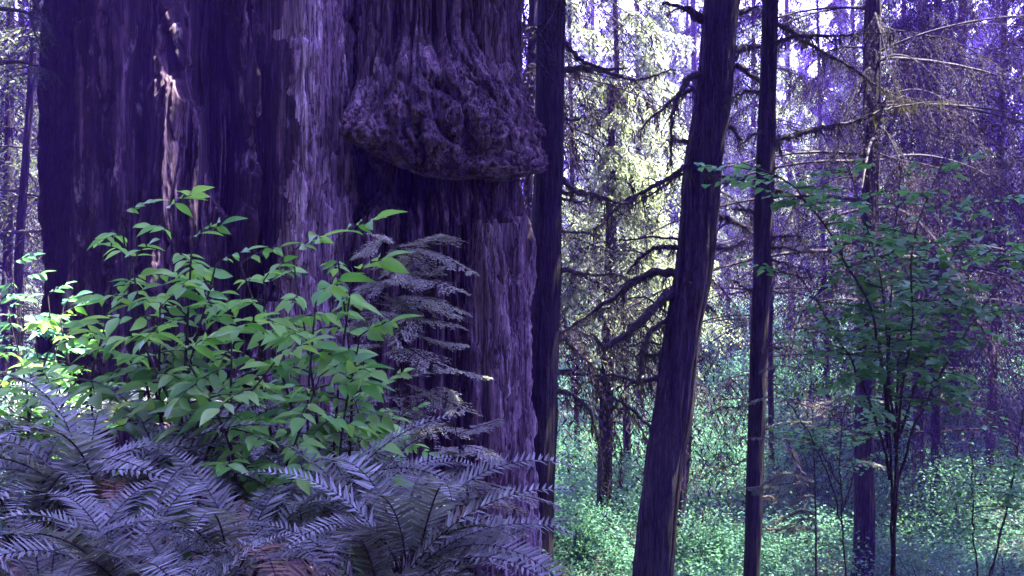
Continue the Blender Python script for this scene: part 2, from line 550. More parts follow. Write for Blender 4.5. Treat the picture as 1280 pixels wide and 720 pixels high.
def burl_feature(TH, Z, d, zz, m):
    # a rounded swelling over the front and right side, rough and knobbly below, hollow and undercut beneath it
    Yf = 9.5
    TH = TH + 0.12
    ang = TH
    zc = zof(128, Yf) - 0.20 * sst(-0.3, 1.1, ang) + 0.16 * np.clip((ang - 0.25) / 1.0, -1.2, 1.2) ** 2 - 0.06
    x, y = np.cos(ang), np.sin(ang)
    wv = 0.30 * fbm(x * 2.2 + 3, y * 2.2, Z * 1.1, 4)
    a0 = ang - 0.28
    qa = np.abs(a0) / np.where(a0 < 0, 0.84, 1.75)
    up = (Z - zc) / 0.95
    dn = (zc - Z) / (0.46 + 0.10 * np.cos((ang + 0.15) * 1.3))
    qz = np.where(Z > zc, up, dn)
    q = np.sqrt(qa ** 2.4 + np.clip(qz, 0, 9) ** 2) + 0.28 * wv
    q = np.clip(q, 0, 1)
    bu = (0.5 + 0.5 * np.cos(PI * q)) ** 0.85                # soft shoulder above
    bd = np.sqrt(np.clip(1 - q ** 2.6, 0, 1))               # round belly below
    k = sst(-0.25, 0.2, zc + 0.05 - Z)
    b = bu * (1 - k) + bd * k
    warts = fbm(x * 6.0, y * 6.0, Z * 5.0, 4)
    knob = 0.25 - 0.7 * np.abs(perlin(x * 13 + 0.3 * wv, y * 13, Z * 9)) - 0.6 * np.abs(perlin(x * 29, y * 29, Z * 23)) + 0.35 * perlin(x * 50, y * 50, Z * 40)
    low = sst(zof(60, Yf), zof(130, Yf), Z + 0.25 * wv)
    d = d * (1 - 0.7 * b) + 0.78 * b * (0.46 + 0.54 * np.cos(ang - 0.1))
    d = d + b * (0.17 * warts + 0.15 * knob) * (0.22 + 0.78 * low)
    fur = np.abs(perlin(ang * 4.2 + Z * 1.5, Z * 0.9 - ang * 1.6, 2.2))
    d = d - 0.17 * np.clip(b * 1.6, 0, 1) * np.clip(1 - fur * 7, 0, 1) * sst(-0.35, 0.3, ang)
    fur2 = np.abs(perlin(ang * 9 + Z * 2.2, Z * 2.4 - ang * 2.0, 8.2))
    d = d - 0.07 * np.clip(b * 1.6, 0, 1) * np.clip(1 - fur2 * 6, 0, 1)
    zz = zz - 0.40 * b * sst(1.0, -0.2, (Z - zc))
    # hollow right under it
    hol = np.exp(-((Z - zof(228, Yf) - 0.10 * np.cos(ang * 2)) / 0.36) ** 2) * np.exp(-((ang + 0.25) / 0.75) ** 2)
    d = d - 0.58 * hol
    m = (b + 0.25 * fbm(x * 3, y * 3, Z * 1.5, 4) + 0.25 * fbm(x * 16, y * 16, Z * 5, 3) > 0.34).astype(float)
    # buttress on the right below the burl, seam beside it
    s = np.sin(TH)
    front = np.cos(TH) > -0.4
    below = sst(zof(240, Yf), zof(295, Yf), Z)
    wob = 0.05 * fbm(Z * 0.8, 6.0, 0, 3)
    d = d + 0.15 * below * sst(0.64, 0.74, s + wob) * front
    d = d - 0.32 * below * np.exp(-((s + wob - 0.56) / 0.06) ** 2) * front
    d = d - 0.16 * below * np.exp(-((s + wob - 0.2) / 0.06) ** 2) * front
    m = np.where((s + wob + 0.1 * fbm(s * 9, Z * 0.9, 1.5, 4) > 0.62) & (np.cos(TH) > -0.2) & (below + 0.45 * fbm(s * 14, Z * 1.2, 2.5, 4) > 0.55), 2.0, m)  # lower right ridge takes the lighter bark in place of side light
    return d, zz, m


# front bole
fx = at(270, 0, 9.8)[0]
V, Qd, mf = giant_grid(fx, 9.8, 1.30, 3.1, -2.4, 6.2, 29, 820, 860, front_feature)
t = thing('redwood_tree', (fx, 9.8, -1.2), 'huge redwood trunk with a pale ridge down its right edge behind the elder leaves', 'tree', 'giant redwoods')
base = np.array([fx, 9.8, -1.2])
Qf = Qd.reshape(-1, 4)
mk = mf.reshape(-1)
a, b = compact(V - base, Qf[mk < 0.5])
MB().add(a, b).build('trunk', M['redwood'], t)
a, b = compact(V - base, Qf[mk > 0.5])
MB().add(a, b).build('buttress', M['pale_redwood'], t)['label'] = 'weathered ridge of bark, coloured lighter as if lit from the right'
redwood_a = t
# burl bole
V, Qd, mf = giant_grid(BT['ax'], BT['ay'], BT['R'], 8.4, -3.0, 6.2, 29, 820, 900, burl_feature)
t = thing('redwood_tree', (BT['ax'], BT['ay'], -1.6), 'massive redwood trunk bulging into a big warty burl above a black overhang', 'tree', 'giant redwoods')
base = np.array([BT['ax'], BT['ay'], -1.6])
Qf = Qd.reshape(-1, 4)
mk = mf.reshape(-1)
a, b = compact(V - base, Qf[mk < 0.5])
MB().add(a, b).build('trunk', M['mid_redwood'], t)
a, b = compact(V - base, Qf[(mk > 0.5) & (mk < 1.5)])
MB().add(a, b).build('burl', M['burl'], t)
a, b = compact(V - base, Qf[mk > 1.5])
MB().add(a, b).build('buttress', M['pale_redwood'], t)['label'] = 'fibrous ridge of bark, coloured lighter as if lit from the right'
redwood_b = t
# far left bole
lx = at(140, 0, 11.6)[0]
V, Qd, mf = giant_grid(lx, 11.6, 0.76, 14.2, -2.4, 6.6, 29, 300, 380, lambda TH, Z, d, zz, m: (d * 0.8, zz, m))
t = thing('redwood_tree', (lx, 11.6, -1.4), 'dark redwood trunk in deep shade, half hidden by the huge trunk beside it', 'tree', 'giant redwoods')
MB().add(V - np.array([lx, 11.6, -1.4]), Qd).build('trunk', M['dark_bark'], t)
redwood_c = t


def canopy(tree, seed, z0, H, r, n_b, cx=0.0, cy=0.0, material='dark_needle', **kw):
    mb = conifer_crown(seed, H, z0, r, n_b, **kw)
    o = mb.build('crown', [M[material], M['twig']], tree, smooth=False)
    o.location = (cx, cy, 0)
    return o


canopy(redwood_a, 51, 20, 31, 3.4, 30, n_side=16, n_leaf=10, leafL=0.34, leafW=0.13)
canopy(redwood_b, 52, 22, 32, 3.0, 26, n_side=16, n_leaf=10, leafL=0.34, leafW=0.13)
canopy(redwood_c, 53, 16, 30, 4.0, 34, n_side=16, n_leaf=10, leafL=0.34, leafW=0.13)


# ------------------------------------------------------------------ mid trees with bare mossy branches
def moss_strands(rng, c, r, n, ln, mb):
    k = rng.integers(0, len(c), n)
    P = c[k] + rng.normal(size=(n, 3)) * 0.025
    X = unit(np.array([0, 0, -1.0]) + rng.normal(size=(n, 3)) * 0.22)
    Z = unit(np.stack([rng.normal(size=n), rng.normal(size=n), np.zeros(n)], -1))
    clump = 0.18 + 1.3 * np.clip(perlin(k * 0.45, 3.1) + 0.25, 0, 1.4) ** 1.3
    L = ln * rng.uniform(0.3, 1.2, n) * clump
    V, q = stamp(*NEEDLE, P, X, Z, L, L * 0.05 + 0.007)
    mb.add(V, q)


def branch(tree, pts, Y, r0, r1=0.008, dY=0.0, moss=0.0, seed=1, twigs=0, matl='twig', base=None):
    """branch through photo points; depth runs from Y to Y + dY"""
    rng = np.random.default_rng(seed)
    base = np.array(tree.location)
    P = np.array([at(px, py, Y + dY * k / (len(pts) - 1)) for k, (px, py) in enumerate(pts)])
    n = 10 + 8 * len(pts)
    c = resample(P, n)
    c[2:] += 0.012 * np.cumsum(rng.normal(size=(n - 2, 3)), axis=0) * 0.6
    rr = np.linspace(r0, r1, n) * (1 + 0.18 * rng.normal(size=n).clip(-1, 1))
    mb = MB()
    V, q = tube(c - base, rr, 8, 0.35, seed)
    mb.add(V, q)
    for k in range(twigs):
        i0 = rng.integers(n // 4, n - 1)
        d = unit(np.array([rng.normal() * 0.8, rng.normal() * 0.5, rng.normal() * 0.35 - 0.35]))
        L = rng.uniform(0.15, 0.5)
        e = np.array([c[i0], c[i0] + d * L * 0.5, c[i0] + d * L + np.array([0, 0, -0.3 * L])])
        V, q = tube(resample(e, 7) - base, np.linspace(rr[i0] * 0.5, 0.003, 7), 5)
        mb.add(V, q)
    o = mb.build('branch', M[matl], tree)
    if moss > 0:
        mm = MB()
        length = np.linalg.norm(np.diff(c, axis=0), axis=1).sum()
        moss_strands(rng, c - base, r0, int(380 * length) + 40, moss, mm)
        mo = mm.build('moss', M['moss'], o, smooth=False)
        mo['kind'] = 'stuff'
    return o


def px_tree(name, pts, Y, widths, label, matl, H=20.0, seed=1, amp=0.14, flare=0.5, group='standing tree trunks', freq=9.0):
    """trunk through photo points from the top of the frame to its foot, carried on up to height H"""
    P = [at(px, py, Y) for px, py in pts]
    r = [w / 2 / F * Y for w in widths]
    lo = P[-1].copy()
    d = (P[-1] - P[-2]) / (P[-1][2] - P[-2][2])
    zg = float(gz(lo[0], lo[1]))
    foot = P[-1] + d * (zg - 0.25 - P[-1][2])
    up = (P[0] - P[1]) / (P[0][2] - P[1][2])
    top = P[0] + up * (H - P[0][2])
    top[:2] = P[0][:2] + (up * (H - P[0][2]))[:2] * 0.6
    line = np.array([foot] + P[::-1] + [top])
    rad = np.array([r[-1] * 1.03] + r[::-1] + [0.05])
    base = np.array([foot[0], foot[1], zg])
    t = thing(name, base, label, 'tree', group)
    tt = np.concatenate([[0], np.cumsum(np.linalg.norm(np.diff(line, axis=0), axis=1))])
    n = 420
    u = np.linspace(0, tt[-1], n)
    c = np.stack([np.interp(u, tt, line[:, k]) for k in range(3)], -1)
    rr = np.interp(u, tt, rad)
    c[:, 0] += 0.15 * rr * fbm(u * 0.6, seed, 0, 2)
    V, q = trunk_mesh(c, rr, 84, n, seed * 1.7, amp * 1.3, freq, flare)
    MB().add(V - base, q).build('trunk', M[matl], t)
    t['_top'] = list(top - base)
    return t, base, top


def crown_on(t, base, top, seed, z0, r, n_b, material='dark_needle', dx=0.0, **kw):
    k = dict(n_side=16, n_leaf=10, leafL=0.26, leafW=0.10)
    k.update(kw)
    mb = conifer_crown(seed, top[2] - base[2] + 0.5, z0, r, n_b, **k)
    o = mb.build('crown', [M[material], M['twig']], t, smooth=False)
    f = 0.75
    o.location = ((top[0] - base[0]) * f, (top[1] - base[1]) * f, 0)
    o.location.x += dx
    return o


# dark straight trunk beside the burl
T2, b2, p2 = px_tree('hemlock_tree', [(689, 0), (685, 250), (678, 480), (667, 718)], 11.9, [35, 36, 38, 42],
                     'straight near-black trunk standing right beside the burl', 'dark_bark', 21, 2, 0.05)
crown_on(T2, b2, p2, 61, 12.0, 3.9, 74, dx=0.7)
for k, (pts, dY, r0, ms, tw) in enumerate([
        ([(703, 50), (716, 66), (735, 84), (768, 90), (785, 91)], -0.3, 0.035, 0.10, 1),
        ([(703, 88), (735, 90), (775, 101), (805, 106), (848, 97)], 0.5, 0.045, 0.16, 3),
        ([(703, 149), (722, 146), (737, 142)], 0.2, 0.03, 0.05, 1),
        ([(700, 222), (722, 236), (745, 240), (770, 250), (790, 246), (785, 222)], 0.4, 0.042, 0.22, 3),
        ([(702, 240), (720, 243), (733, 239)], -0.2, 0.028, 0.05, 0),
        ([(702, 338), (730, 342), (765, 345), (790, 352)], 0.3, 0.036, 0.14, 2),
        ([(700, 248), (718, 251), (734, 257)], -0.2, 0.024, 0.05, 0),
        ([(698, 290), (720, 288), (750, 292)], 0.6, 0.024, 0.10, 2),
        ([(692, 488), (715, 500), (735, 522), (746, 560), (747, 610)], 0.3, 0.035, 0.22, 4),
        ([(672, 275), (655, 277), (640, 270)], 0.5, 0.028, 0.08, 1),
        ([(667, 330), (650, 332), (636, 326)], 0.4, 0.026, 0.10, 1),
        ([(694, 420), (712, 428), (740, 455)], 0.6, 0.022, 0.12, 3)]):
    branch(T2, pts, 11.9, r0, 0.008, dY, ms, 100 + k, tw)

# leaning hemlock
T3, b3, p3 = px_tree('hemlock_tree', [(903, 0), (889, 140), (866, 330), (838, 530), (816, 718)], 13.0, [43, 44, 45, 46, 47],
                     'leaning brown trunk with mossy crooked branches on both sides', 'hem_bark', 21, 3, 0.12, 0.08)
crown_on(T3, b3, p3, 62, 13, 3.8, 40)
for k, (pts, dY, r0, ms, tw) in enumerate([
        ([(890, 30), (872, 20), (855, 8), (832, 2)], -0.4, 0.07, 0.10, 2),
        ([(905, 25), (925, 12), (945, 6)], 0.3, 0.06, 0.10, 2),
        ([(895, 84), (918, 70), (938, 62), (968, 62)], 0.4, 0.075, 0.18, 3),
        ([(893, 78), (925, 88), (945, 104), (955, 110)], -0.5, 0.05, 0.10, 1),
        ([(880, 92), (862, 96), (848, 118), (840, 160), (837, 216)], -0.5, 0.05, 0.18, 5),
        ([(878, 112), (855, 118), (830, 140), (803, 166)], 0.3, 0.035, 0.20, 4),
        ([(872, 205), (848, 214), (812, 236), (770, 262), (740, 290)], -0.8, 0.04, 0.25, 6),
        ([(852, 342), (820, 342), (795, 356), (765, 376), (735, 398), (700, 420)], 0.6, 0.062, 0.24, 5),
        ([(846, 362), (822, 376), (798, 402), (775, 425), (752, 432), (740, 420)], -0.5, 0.07, 0.26, 4),
        ([(882, 266), (905, 270), (930, 278), (952, 288)], 0.5, 0.05, 0.14, 3),
        ([(868, 355), (880, 356)], -0.2, 0.045, 0.06, 0),
        ([(864, 380), (885, 380), (904, 383)], 0.3, 0.035, 0.16, 2),
        ([(838, 440), (812, 442), (795, 436)], 0.3, 0.035, 0.2, 2),
        ([(826, 545), (800, 520), (770, 500), (755, 498)], 0.8, 0.03, 0.14, 4),
        ([(876, 170), (850, 180), (835, 176)], 0.3, 0.035, 0.14, 2),
        ([(858, 312), (828, 306), (800, 318), (785, 340)], 0.5, 0.04, 0.22, 4),
        ([(843, 395), (815, 412), (800, 445), (798, 480)], -0.4, 0.04, 0.24, 4),
        ([(834, 470), (800, 476), (770, 466), (745, 480)], 0.7, 0.032, 0.22, 4),
        ([(887, 160), (912, 158), (930, 170)], 0.3, 0.04, 0.16, 2),
        ([(872, 300), (905, 312), (930, 306)], 0.4, 0.035, 0.14, 2),
        ([(866, 300), (880, 296), (890, 294)], -0.1, 0.04, 0.08, 0)]):
    branch(T3, pts, 13.0, r0 * 1.2, 0.014, dY, ms, 200 + k, tw, 'hem_bark' if k % 3 == 0 else 'twig')

def hanging_bough(tree, pts, Y, dY, half, seed, matl='veil_needle', hang=1.1, n=46, leaf=0.05):
    rng = np.random.default_rng(seed)
    base = np.array(tree.location)
    b = resample(np.array([at(px, py, Y + dY * k / (len(pts) - 1)) for k, (px, py) in enumerate(pts)]), 24)
    b[3:] += 0.01 * np.cumsum(rng.normal(size=(21, 3)), axis=0)
    b = b - base
    mb = MB()
    mb.add(*tube(b, np.linspace(0.022, 0.004, 24), 6, 0.3, seed), 1)
    spray_cloud(mb, rng, b, half, n, 26, leaf, leaf * 0.2, 0.7, 0, tmpl=NEEDLE, jit=0.22, hang=hang, t0=0.1, wood=1, wr=0.002)
    mb.build('bough', [M[matl], M['shaded_twig']], tree, smooth=False)


for k, (pts, dY, hf, hg) in enumerate([
        ([(873, 205), (830, 230), (775, 262), (715, 292)], 0.8, 0.5, 0.9),
        ([(858, 300), (810, 296), (760, 305), (712, 318)], -0.8, 0.45, 1.1),
        ([(848, 400), (800, 372), (750, 385), (705, 415)], 1.2, 0.5, 1.2),
        ([(846, 430), (800, 430), (765, 450)], 1.0, 0.35, 1.3),
        ([(880, 230), (920, 250), (960, 290)], 1.2, 0.4, 1.1),
        ([(868, 340), (900, 360), (930, 400)], 1.2, 0.4, 1.2)]):
    hanging_bough(T3, pts, 13.2, dY, hf, 600 + k, hang=hg)

# slim dark trunk with stubs
T4, b4, p4 = px_tree('spruce_tree', [(963, 0), (957, 200), (949, 450), (939, 718)], 11.0, [19, 22, 21, 20],
                     'slim dark trunk bristling with short dead branch stubs', 'dark_bark', 17, 4, 0.08, 0.25)
crown_on(T4, b4, p4, 63, 11.8, 3.8, 130)
for k, (pts, dY, r0, ms, tw) in enumerate([
        ([(961, 58), (990, 46), (1040, 41), (1105, 38)], -0.6, 0.035, 0.16, 5),
        ([(958, 172), (985, 170), (1030, 158), (1075, 145), (1120, 132), (1195, 124)], 0.7, 0.05, 0.20, 8),
        ([(962, 30), (985, 34), (1010, 50), (1060, 80), (1100, 108), (1138, 130)], 1.0, 0.036, 0.2, 6),
        ([(953, 225), (930, 224), (905, 217), (888, 214)], 0.4, 0.038, 0.14, 3),
        ([(955, 245), (970, 242), (978, 240)], -0.2, 0.035, 0.08, 0),
        ([(953, 268), (925, 264), (915, 262)], 0.2, 0.024, 0.08, 0),
        ([(953, 292), (985, 297), (1012, 304)], -0.2, 0.024, 0.10, 2),
        ([(952, 306), (990, 310), (1035, 318)], 0.3, 0.024, 0.1, 3),
        ([(951, 324), (980, 324), (994, 326)], -0.2, 0.018, 0.06, 1),
        ([(950, 345), (980, 342), (1012, 350)], 0.2, 0.02, 0.06, 2),
        ([(951, 365), (925, 360), (912, 352)], 0.2, 0.018, 0.06, 1),
        ([(956, 120), (935, 112), (915, 118), (902, 130)], 0.5, 0.028, 0.14, 3),
        ([(949, 440), (975, 436), (1000, 442)], 0.3, 0.016, 0.05, 2),
        ([(946, 505), (915, 512), (880, 516)], 0.5, 0.014, 0.05, 3),
        ([(946, 540), (985, 530), (1040, 540)], 0.4, 0.014, 0.05, 4),
        ([(944, 570), (905, 580), (880, 592)], 0.4, 0.012, 0.04, 3),
        ([(943, 620), (960, 618), (968, 624)], 0.0, 0.018, 0.06, 0),
        ([(942, 660), (960, 662), (972, 666)], 0.1, 0.018, 0.06, 0),
        ([(958, 160), (940, 168), (922, 182)], -0.3, 0.022, 0.10, 1)]):
    branch(T4, pts, 11.0, r0, 0.005, dY, ms, 300 + k, tw)

# trunk at the right behind the maple sapling
T5, b5, p5 = px_tree('hemlock_tree', [(1092, 0), (1088, 250), (1082, 480), (1079, 716)], 14.5, [20, 21, 22, 24],
                     'purplish trunk seen through the stems of the maple sapling', 'hem_bark', 20, 5, 0.10, 0.25)
crown_on(T5, b5, p5, 64, 4.6, 5.0, 90, 'dull_needle', droop=0.5, n_side=36, n_leaf=26, leafL=0.085, leafW=0.014, hang=1.1)
for k, (pts, dY, hf, hg) in enumerate([
        ([(1090, 30), (1150, 45), (1210, 60), (1285, 110)], -2.0, 0.6, 0.9),
        ([(1090, 110), (1160, 130), (1220, 160), (1290, 220)], -1.5, 0.6, 1.0),
        ([(1088, 190), (1150, 205), (1220, 225), (1280, 280)], 1.0, 0.6, 1.1),
        ([(1088, 290), (1150, 330), (1200, 380), (1240, 440)], -1.0, 0.55, 0.8),
        ([(1086, 320), (1040, 350), (1005, 395), (985, 450)], -1.0, 0.5, 0.9),
        ([(1088, 220), (1040, 225), (1000, 250), (975, 300)], 1.0, 0.5, 1.1),
        ([(1090, 60), (1050, 60), (1010, 85), (985, 130)], 1.0, 0.5, 1.1),
        ([(1092, 10), (1100, 40), (1110, 90), (1120, 140)], -1.6, 0.55, 0.9),
        ([(1090, 80), (1080, 100), (1060, 150), (1050, 200)], -1.6, 0.55, 0.9),
        ([(1090, 150), (1110, 175), (1130, 230), (1140, 280)], -1.8, 0.55, 0.9),
        ([(1088, 240), (1075, 265), (1060, 310), (1050, 350)], -1.6, 0.55, 0.9),
        ([(1087, 320), (1100, 340), (1120, 380), (1130, 420)], -1.6, 0.5, 0.9),
        ([(1088, 380), (1150, 400), (1210, 440)], 1.5, 0.5, 1.2)]):
    hanging_bough(T5, pts, 14.5, dY, hf, 620 + k, hang=hg, n=60, leaf=0.055)
# thin pale trunk left of the leaning one
T6, b6, p6 = px_tree('alder_tree', [(764, 250), (762, 390), (757, 540), (754, 700)], 17.0, [12, 15, 17, 20],
                     'thin pale grey trunk rising between the near-black trunk and the leaning one', 'hem_bark', 5.4, 6, 0.08, 0.2)
for k, (pts, dY, r0, ms, tw) in enumerate([
        ([(762, 400), (745, 395), (725, 405)], 0.5, 0.02, 0.2, 3),
        ([(760, 470), (738, 476), (728, 478)], 0.2, 0.03, 0.1, 1),
        ([(759, 505), (785, 516), (805, 545), (815, 560)], 0.4, 0.03, 0.2, 3),
        ([(758, 535), (772, 550), (768, 600)], -0.3, 0.025, 0.28, 3),
        ([(762, 425), (785, 440), (815, 465)], 0.4, 0.03, 0.2, 4)]):
    branch(T6, pts, 17.0, r0, 0.006, dY, ms, 400 + k, tw)
crown_on(T6, b6, p6, 65, 4.2, 1.8, 40, 'sun_needle', leafL=0.12, leafW=0.03, n_side=26, n_leaf=18, hang=0.6)
# red trunk behind the leaning one
T7, b7, p7 = px_tree('cedar_tree', [(868, 380), (858, 500), (843, 640), (838, 692)], 16.0, [14, 20, 25, 30],
                     'reddish fluted trunk showing just behind the foot of the leaning trunk', 'redwood', 12, 7, 0.16, 0.3)
T8, b8, p8 = px_tree('hemlock_tree', [(1150, 430), (1149, 560), (1148, 640), (1147, 694)], 19.0, [14, 15, 17, 19],
                     'short stretch of purple trunk low at the right, beyond the maple sapling', 'pale_bark', 17, 8, 0.1, 0.2)
crown_on(T8, b8, p8, 66, 4.6, 3.6, 60, 'dull_needle', leafL=0.10, leafW=0.018, n_side=34, n_leaf=24, hang=1.1)
T9, b9, p9 = px_tree('hemlock_tree', [(42, 60), (36, 150), (27, 260), (19, 420)], 15.5, [8, 9, 10, 11],
                     'thin dark trunk slanting at the far left beyond the redwoods', 'dark_bark', 15, 9, 0.08, 0.2)
for k, (pts, dY, r0, ms, tw) in enumerate([
        ([(38, 130), (52, 140), (62, 165), (64, 200)], 0.3, 0.016, 0.12, 3),
        ([(32, 210), (48, 235), (60, 250)], 0.3, 0.014, 0.12, 3),
        ([(28, 290), (48, 300), (62, 320)], 0.3, 0.014, 0.12, 3),
        ([(30, 240), (14, 260), (2, 290)], 0.3, 0.014, 0.12, 3)]):
    branch(T9, pts, 15.5, r0, 0.004, dY, ms, 450 + k, tw)
crown_on(T9, b9, p9, 67, 5.0, 2.8, 60, 'needle', leafL=0.15, leafW=0.05)

# ------------------------------------------------------------------ forest behind
CROWNS = {}


def crown_variant(key, material, *a, **k):
    CROWNS[key] = conifer_crown(*a, **k).mesh('crown', [M[material], M['shaded_twig']], smooth=False)


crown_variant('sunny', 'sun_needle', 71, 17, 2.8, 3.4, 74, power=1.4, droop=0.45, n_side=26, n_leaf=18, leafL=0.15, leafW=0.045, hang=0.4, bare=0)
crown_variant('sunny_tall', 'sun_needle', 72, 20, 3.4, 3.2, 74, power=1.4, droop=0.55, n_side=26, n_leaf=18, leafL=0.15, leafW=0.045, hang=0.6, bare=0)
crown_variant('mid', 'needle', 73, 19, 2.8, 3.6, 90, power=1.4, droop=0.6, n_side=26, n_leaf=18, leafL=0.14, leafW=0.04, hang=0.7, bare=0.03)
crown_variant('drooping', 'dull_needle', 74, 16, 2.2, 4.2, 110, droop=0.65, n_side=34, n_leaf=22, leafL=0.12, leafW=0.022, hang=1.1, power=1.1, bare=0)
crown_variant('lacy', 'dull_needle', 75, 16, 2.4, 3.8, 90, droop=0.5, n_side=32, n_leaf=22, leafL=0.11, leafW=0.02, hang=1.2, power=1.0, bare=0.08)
rngb = np.random.default_rng(5)
V, q = trunk_mesh(np.array([[0, 0, -0.4], [0.05, 0, 7], [0.0, 0.05, 15], [0, 0, 22.5]]), [0.27, 0.23, 0.15, 0.04], 24, 90, 3.0, 0.09)
TRK = MB().add(V, q).mesh('trunk', M['hem_bark'])
V, q = trunk_mesh(np.array([[0, 0, -0.4], [-0.06, 0.05, 6], [0.05, 0.0, 12], [0, 0, 17.5]]), [0.2, 0.17, 0.11, 0.03], 24, 80, 5.0, 0.09)
TRK2 = MB().add(V, q).mesh('trunk', M['hem_bark'])
FOREST = [  # px of trunk, Y, variant, scale, label
    (722, 24, 'sunny', 0.95, 'sunlit yellow-green conifer just right of the near-black trunk'),
    (800, 27, 'sunny_tall', 1.0, 'pale sunlit conifer filling the gap left of the leaning trunk'),
    (848, 34, 'mid', 1.1, 'bluish conifer half hidden by the leaning trunk'),
    (873, 32, 'lacy', 1.15, 'grey lacy conifer whose trunk stands right of the leaning trunk'),
    (912, 38, 'mid', 1.15, 'slender conifer between the leaning trunk and the stubby slim trunk'),
    (940, 37, 'sunny', 1.15, 'glowing conifer behind the slim stubby trunk'),
    (1035, 31, 'drooping', 1.0, 'drooping mauve conifer right of the slim stubby trunk'),
    (1075, 37, 'sunny_tall', 1.1, 'conifer with a sunlit crown behind the heavy mossy branch'),
    (1125, 26, 'drooping', 1.15, 'mauve conifer with hanging twigs behind the maple sapling'),
    (1190, 26, 'drooping', 1.1, 'dusky conifer in the upper right behind the maple leaves'),
    (1235, 20, 'lacy', 1.1, 'grey conifer with veil-like boughs near the right edge'),
    (1290, 24, 'drooping', 1.1, 'mauve conifer cut by the right edge of the view'),
    (700, 40, 'mid', 1.2, 'far conifer seen between the burl and the near-black trunk'),
    (5, 17, 'drooping', 0.9, 'shaded grey conifer nearest the left edge'),
    (62, 27, 'drooping', 1.1, 'grey conifer close beside the dark redwood'),
    (25, 24, 'drooping', 1.0, 'grey conifer behind the thin slanting trunk at the far left'),
    (-30, 20, 'mid', 0.9, 'conifer cut by the left edge of the view'),
    (75, 34, 'sunny_tall', 1.1, 'bright far conifer beside the dark redwood at the left'),
    (1090, 42, 'mid', 1.3, 'tall far conifer behind the trunk seen through the maple stems'),
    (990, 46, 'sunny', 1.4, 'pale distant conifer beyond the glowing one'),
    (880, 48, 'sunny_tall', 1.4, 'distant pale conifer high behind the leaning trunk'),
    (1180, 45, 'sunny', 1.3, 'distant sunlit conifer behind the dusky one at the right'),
    (1330, 36, 'mid', 1.2, 'far conifer beyond the right edge mauve one'),
    (785, 21, 'sunny_tall', 0.8, 'young bright conifer between the pale thin trunk and the leaning one'),
    (965, 20, 'lacy', 0.85, 'small grey conifer directly behind the slim stubby trunk'),
    (1170, 17.5, 'drooping', 0.85, 'small dusky conifer just behind the right half of the maple crown'),
    (653, 17, 'drooping', 1.25, 'mauve conifer peeking between the burl and the near-black trunk'),
    (745, 50, 'mid', 1.4, 'hazy blue conifer farthest off in the central gap'),
    (-60, 38, 'mid', 1.2, 'far dusky conifer at the left edge'),
]
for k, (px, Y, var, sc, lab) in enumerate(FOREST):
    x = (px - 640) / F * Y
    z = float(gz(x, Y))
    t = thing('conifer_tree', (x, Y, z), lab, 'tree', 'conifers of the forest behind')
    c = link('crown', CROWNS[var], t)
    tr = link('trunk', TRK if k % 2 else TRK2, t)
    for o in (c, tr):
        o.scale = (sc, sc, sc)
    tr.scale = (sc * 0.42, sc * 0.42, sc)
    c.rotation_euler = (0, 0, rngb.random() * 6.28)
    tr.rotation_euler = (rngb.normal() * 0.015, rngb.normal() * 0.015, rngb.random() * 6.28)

# the wood on the far slope reads as one mass
mb = MB()
r_ = np.random.default_rng(9)
for k in range(95):
    Y = r_.uniform(62, 120)
    x = r_.uniform(-0.75, 0.85) * Y
    z = float(gz(x, Y))
    c = conifer_crown(500 + k, r_.uniform(18, 26), 1.0, r_.uniform(3, 4.5), 70, n_side=14, n_leaf=8, leafL=0.5, leafW=0.22, hang=0.5)
    for V, q, m_ in zip(c.V, c.Q, c.M):
        pass
    mb.add(np.concatenate(c.V) + np.array([x, Y, z]), np.concatenate(c.Q))
    mb.add(*tube(np.array([[x, Y, z - 0.5], [x, Y, z + 8], [x, Y, z + 18]]), [0.35, 0.25, 0.08], 6), 1)
o = mb.build('distant_forest', [M['needle'], M['hem_bark']], smooth=False)
o['kind'] = 'stuff'
o['label'] = 'hazy far wood on the slope behind the conifers'

# unseen hemlocks added outside the frame to shade ferns, maple and trunks
for k, (x, Y, H, r, z0_, lab) in enumerate([(4.3, 5.2, 19, 5.2, 8.6, 'unseen hemlock added just right of the view to shade the ferns'),
                                            (8.3, 7.4, 21, 4.4, 11.0, 'unseen hemlock added beyond the right edge to shade the maple sapling'),
                                            (-7.4, 5.4, 20, 5.2, 8.2, 'unseen hemlock added left of the view to darken the huge trunk'),
                                            (13.8, 15.5, 22, 3.0, 10.5, 'unseen hemlock added right of the view to shade the purplish trunk'),
                                            (16.4, 24.0, 23, 5.4, 11.5, 'unseen far hemlock added right of the view to shade the mauve conifers')]):
    z = float(gz(x, Y))
    t = thing('hemlock_tree', (x, Y, z), lab, 'tree')
    tr = link('trunk', TRK, t)
    tr.scale = (1.1, 1.1, H / 22.0)
    mb = conifer_crown(90 + k, H + 1, z0_ - z, r, 62 if k == 1 else 100, n_side=18 if k < 3 else 30, n_leaf=10 if k < 3 else 20, leafL=0.36 if k < 3 else 0.17, leafW=0.15 if k < 3 else 0.05)
    mb.build('crown', [M['dark_needle'], M['twig']], t, smooth=False)

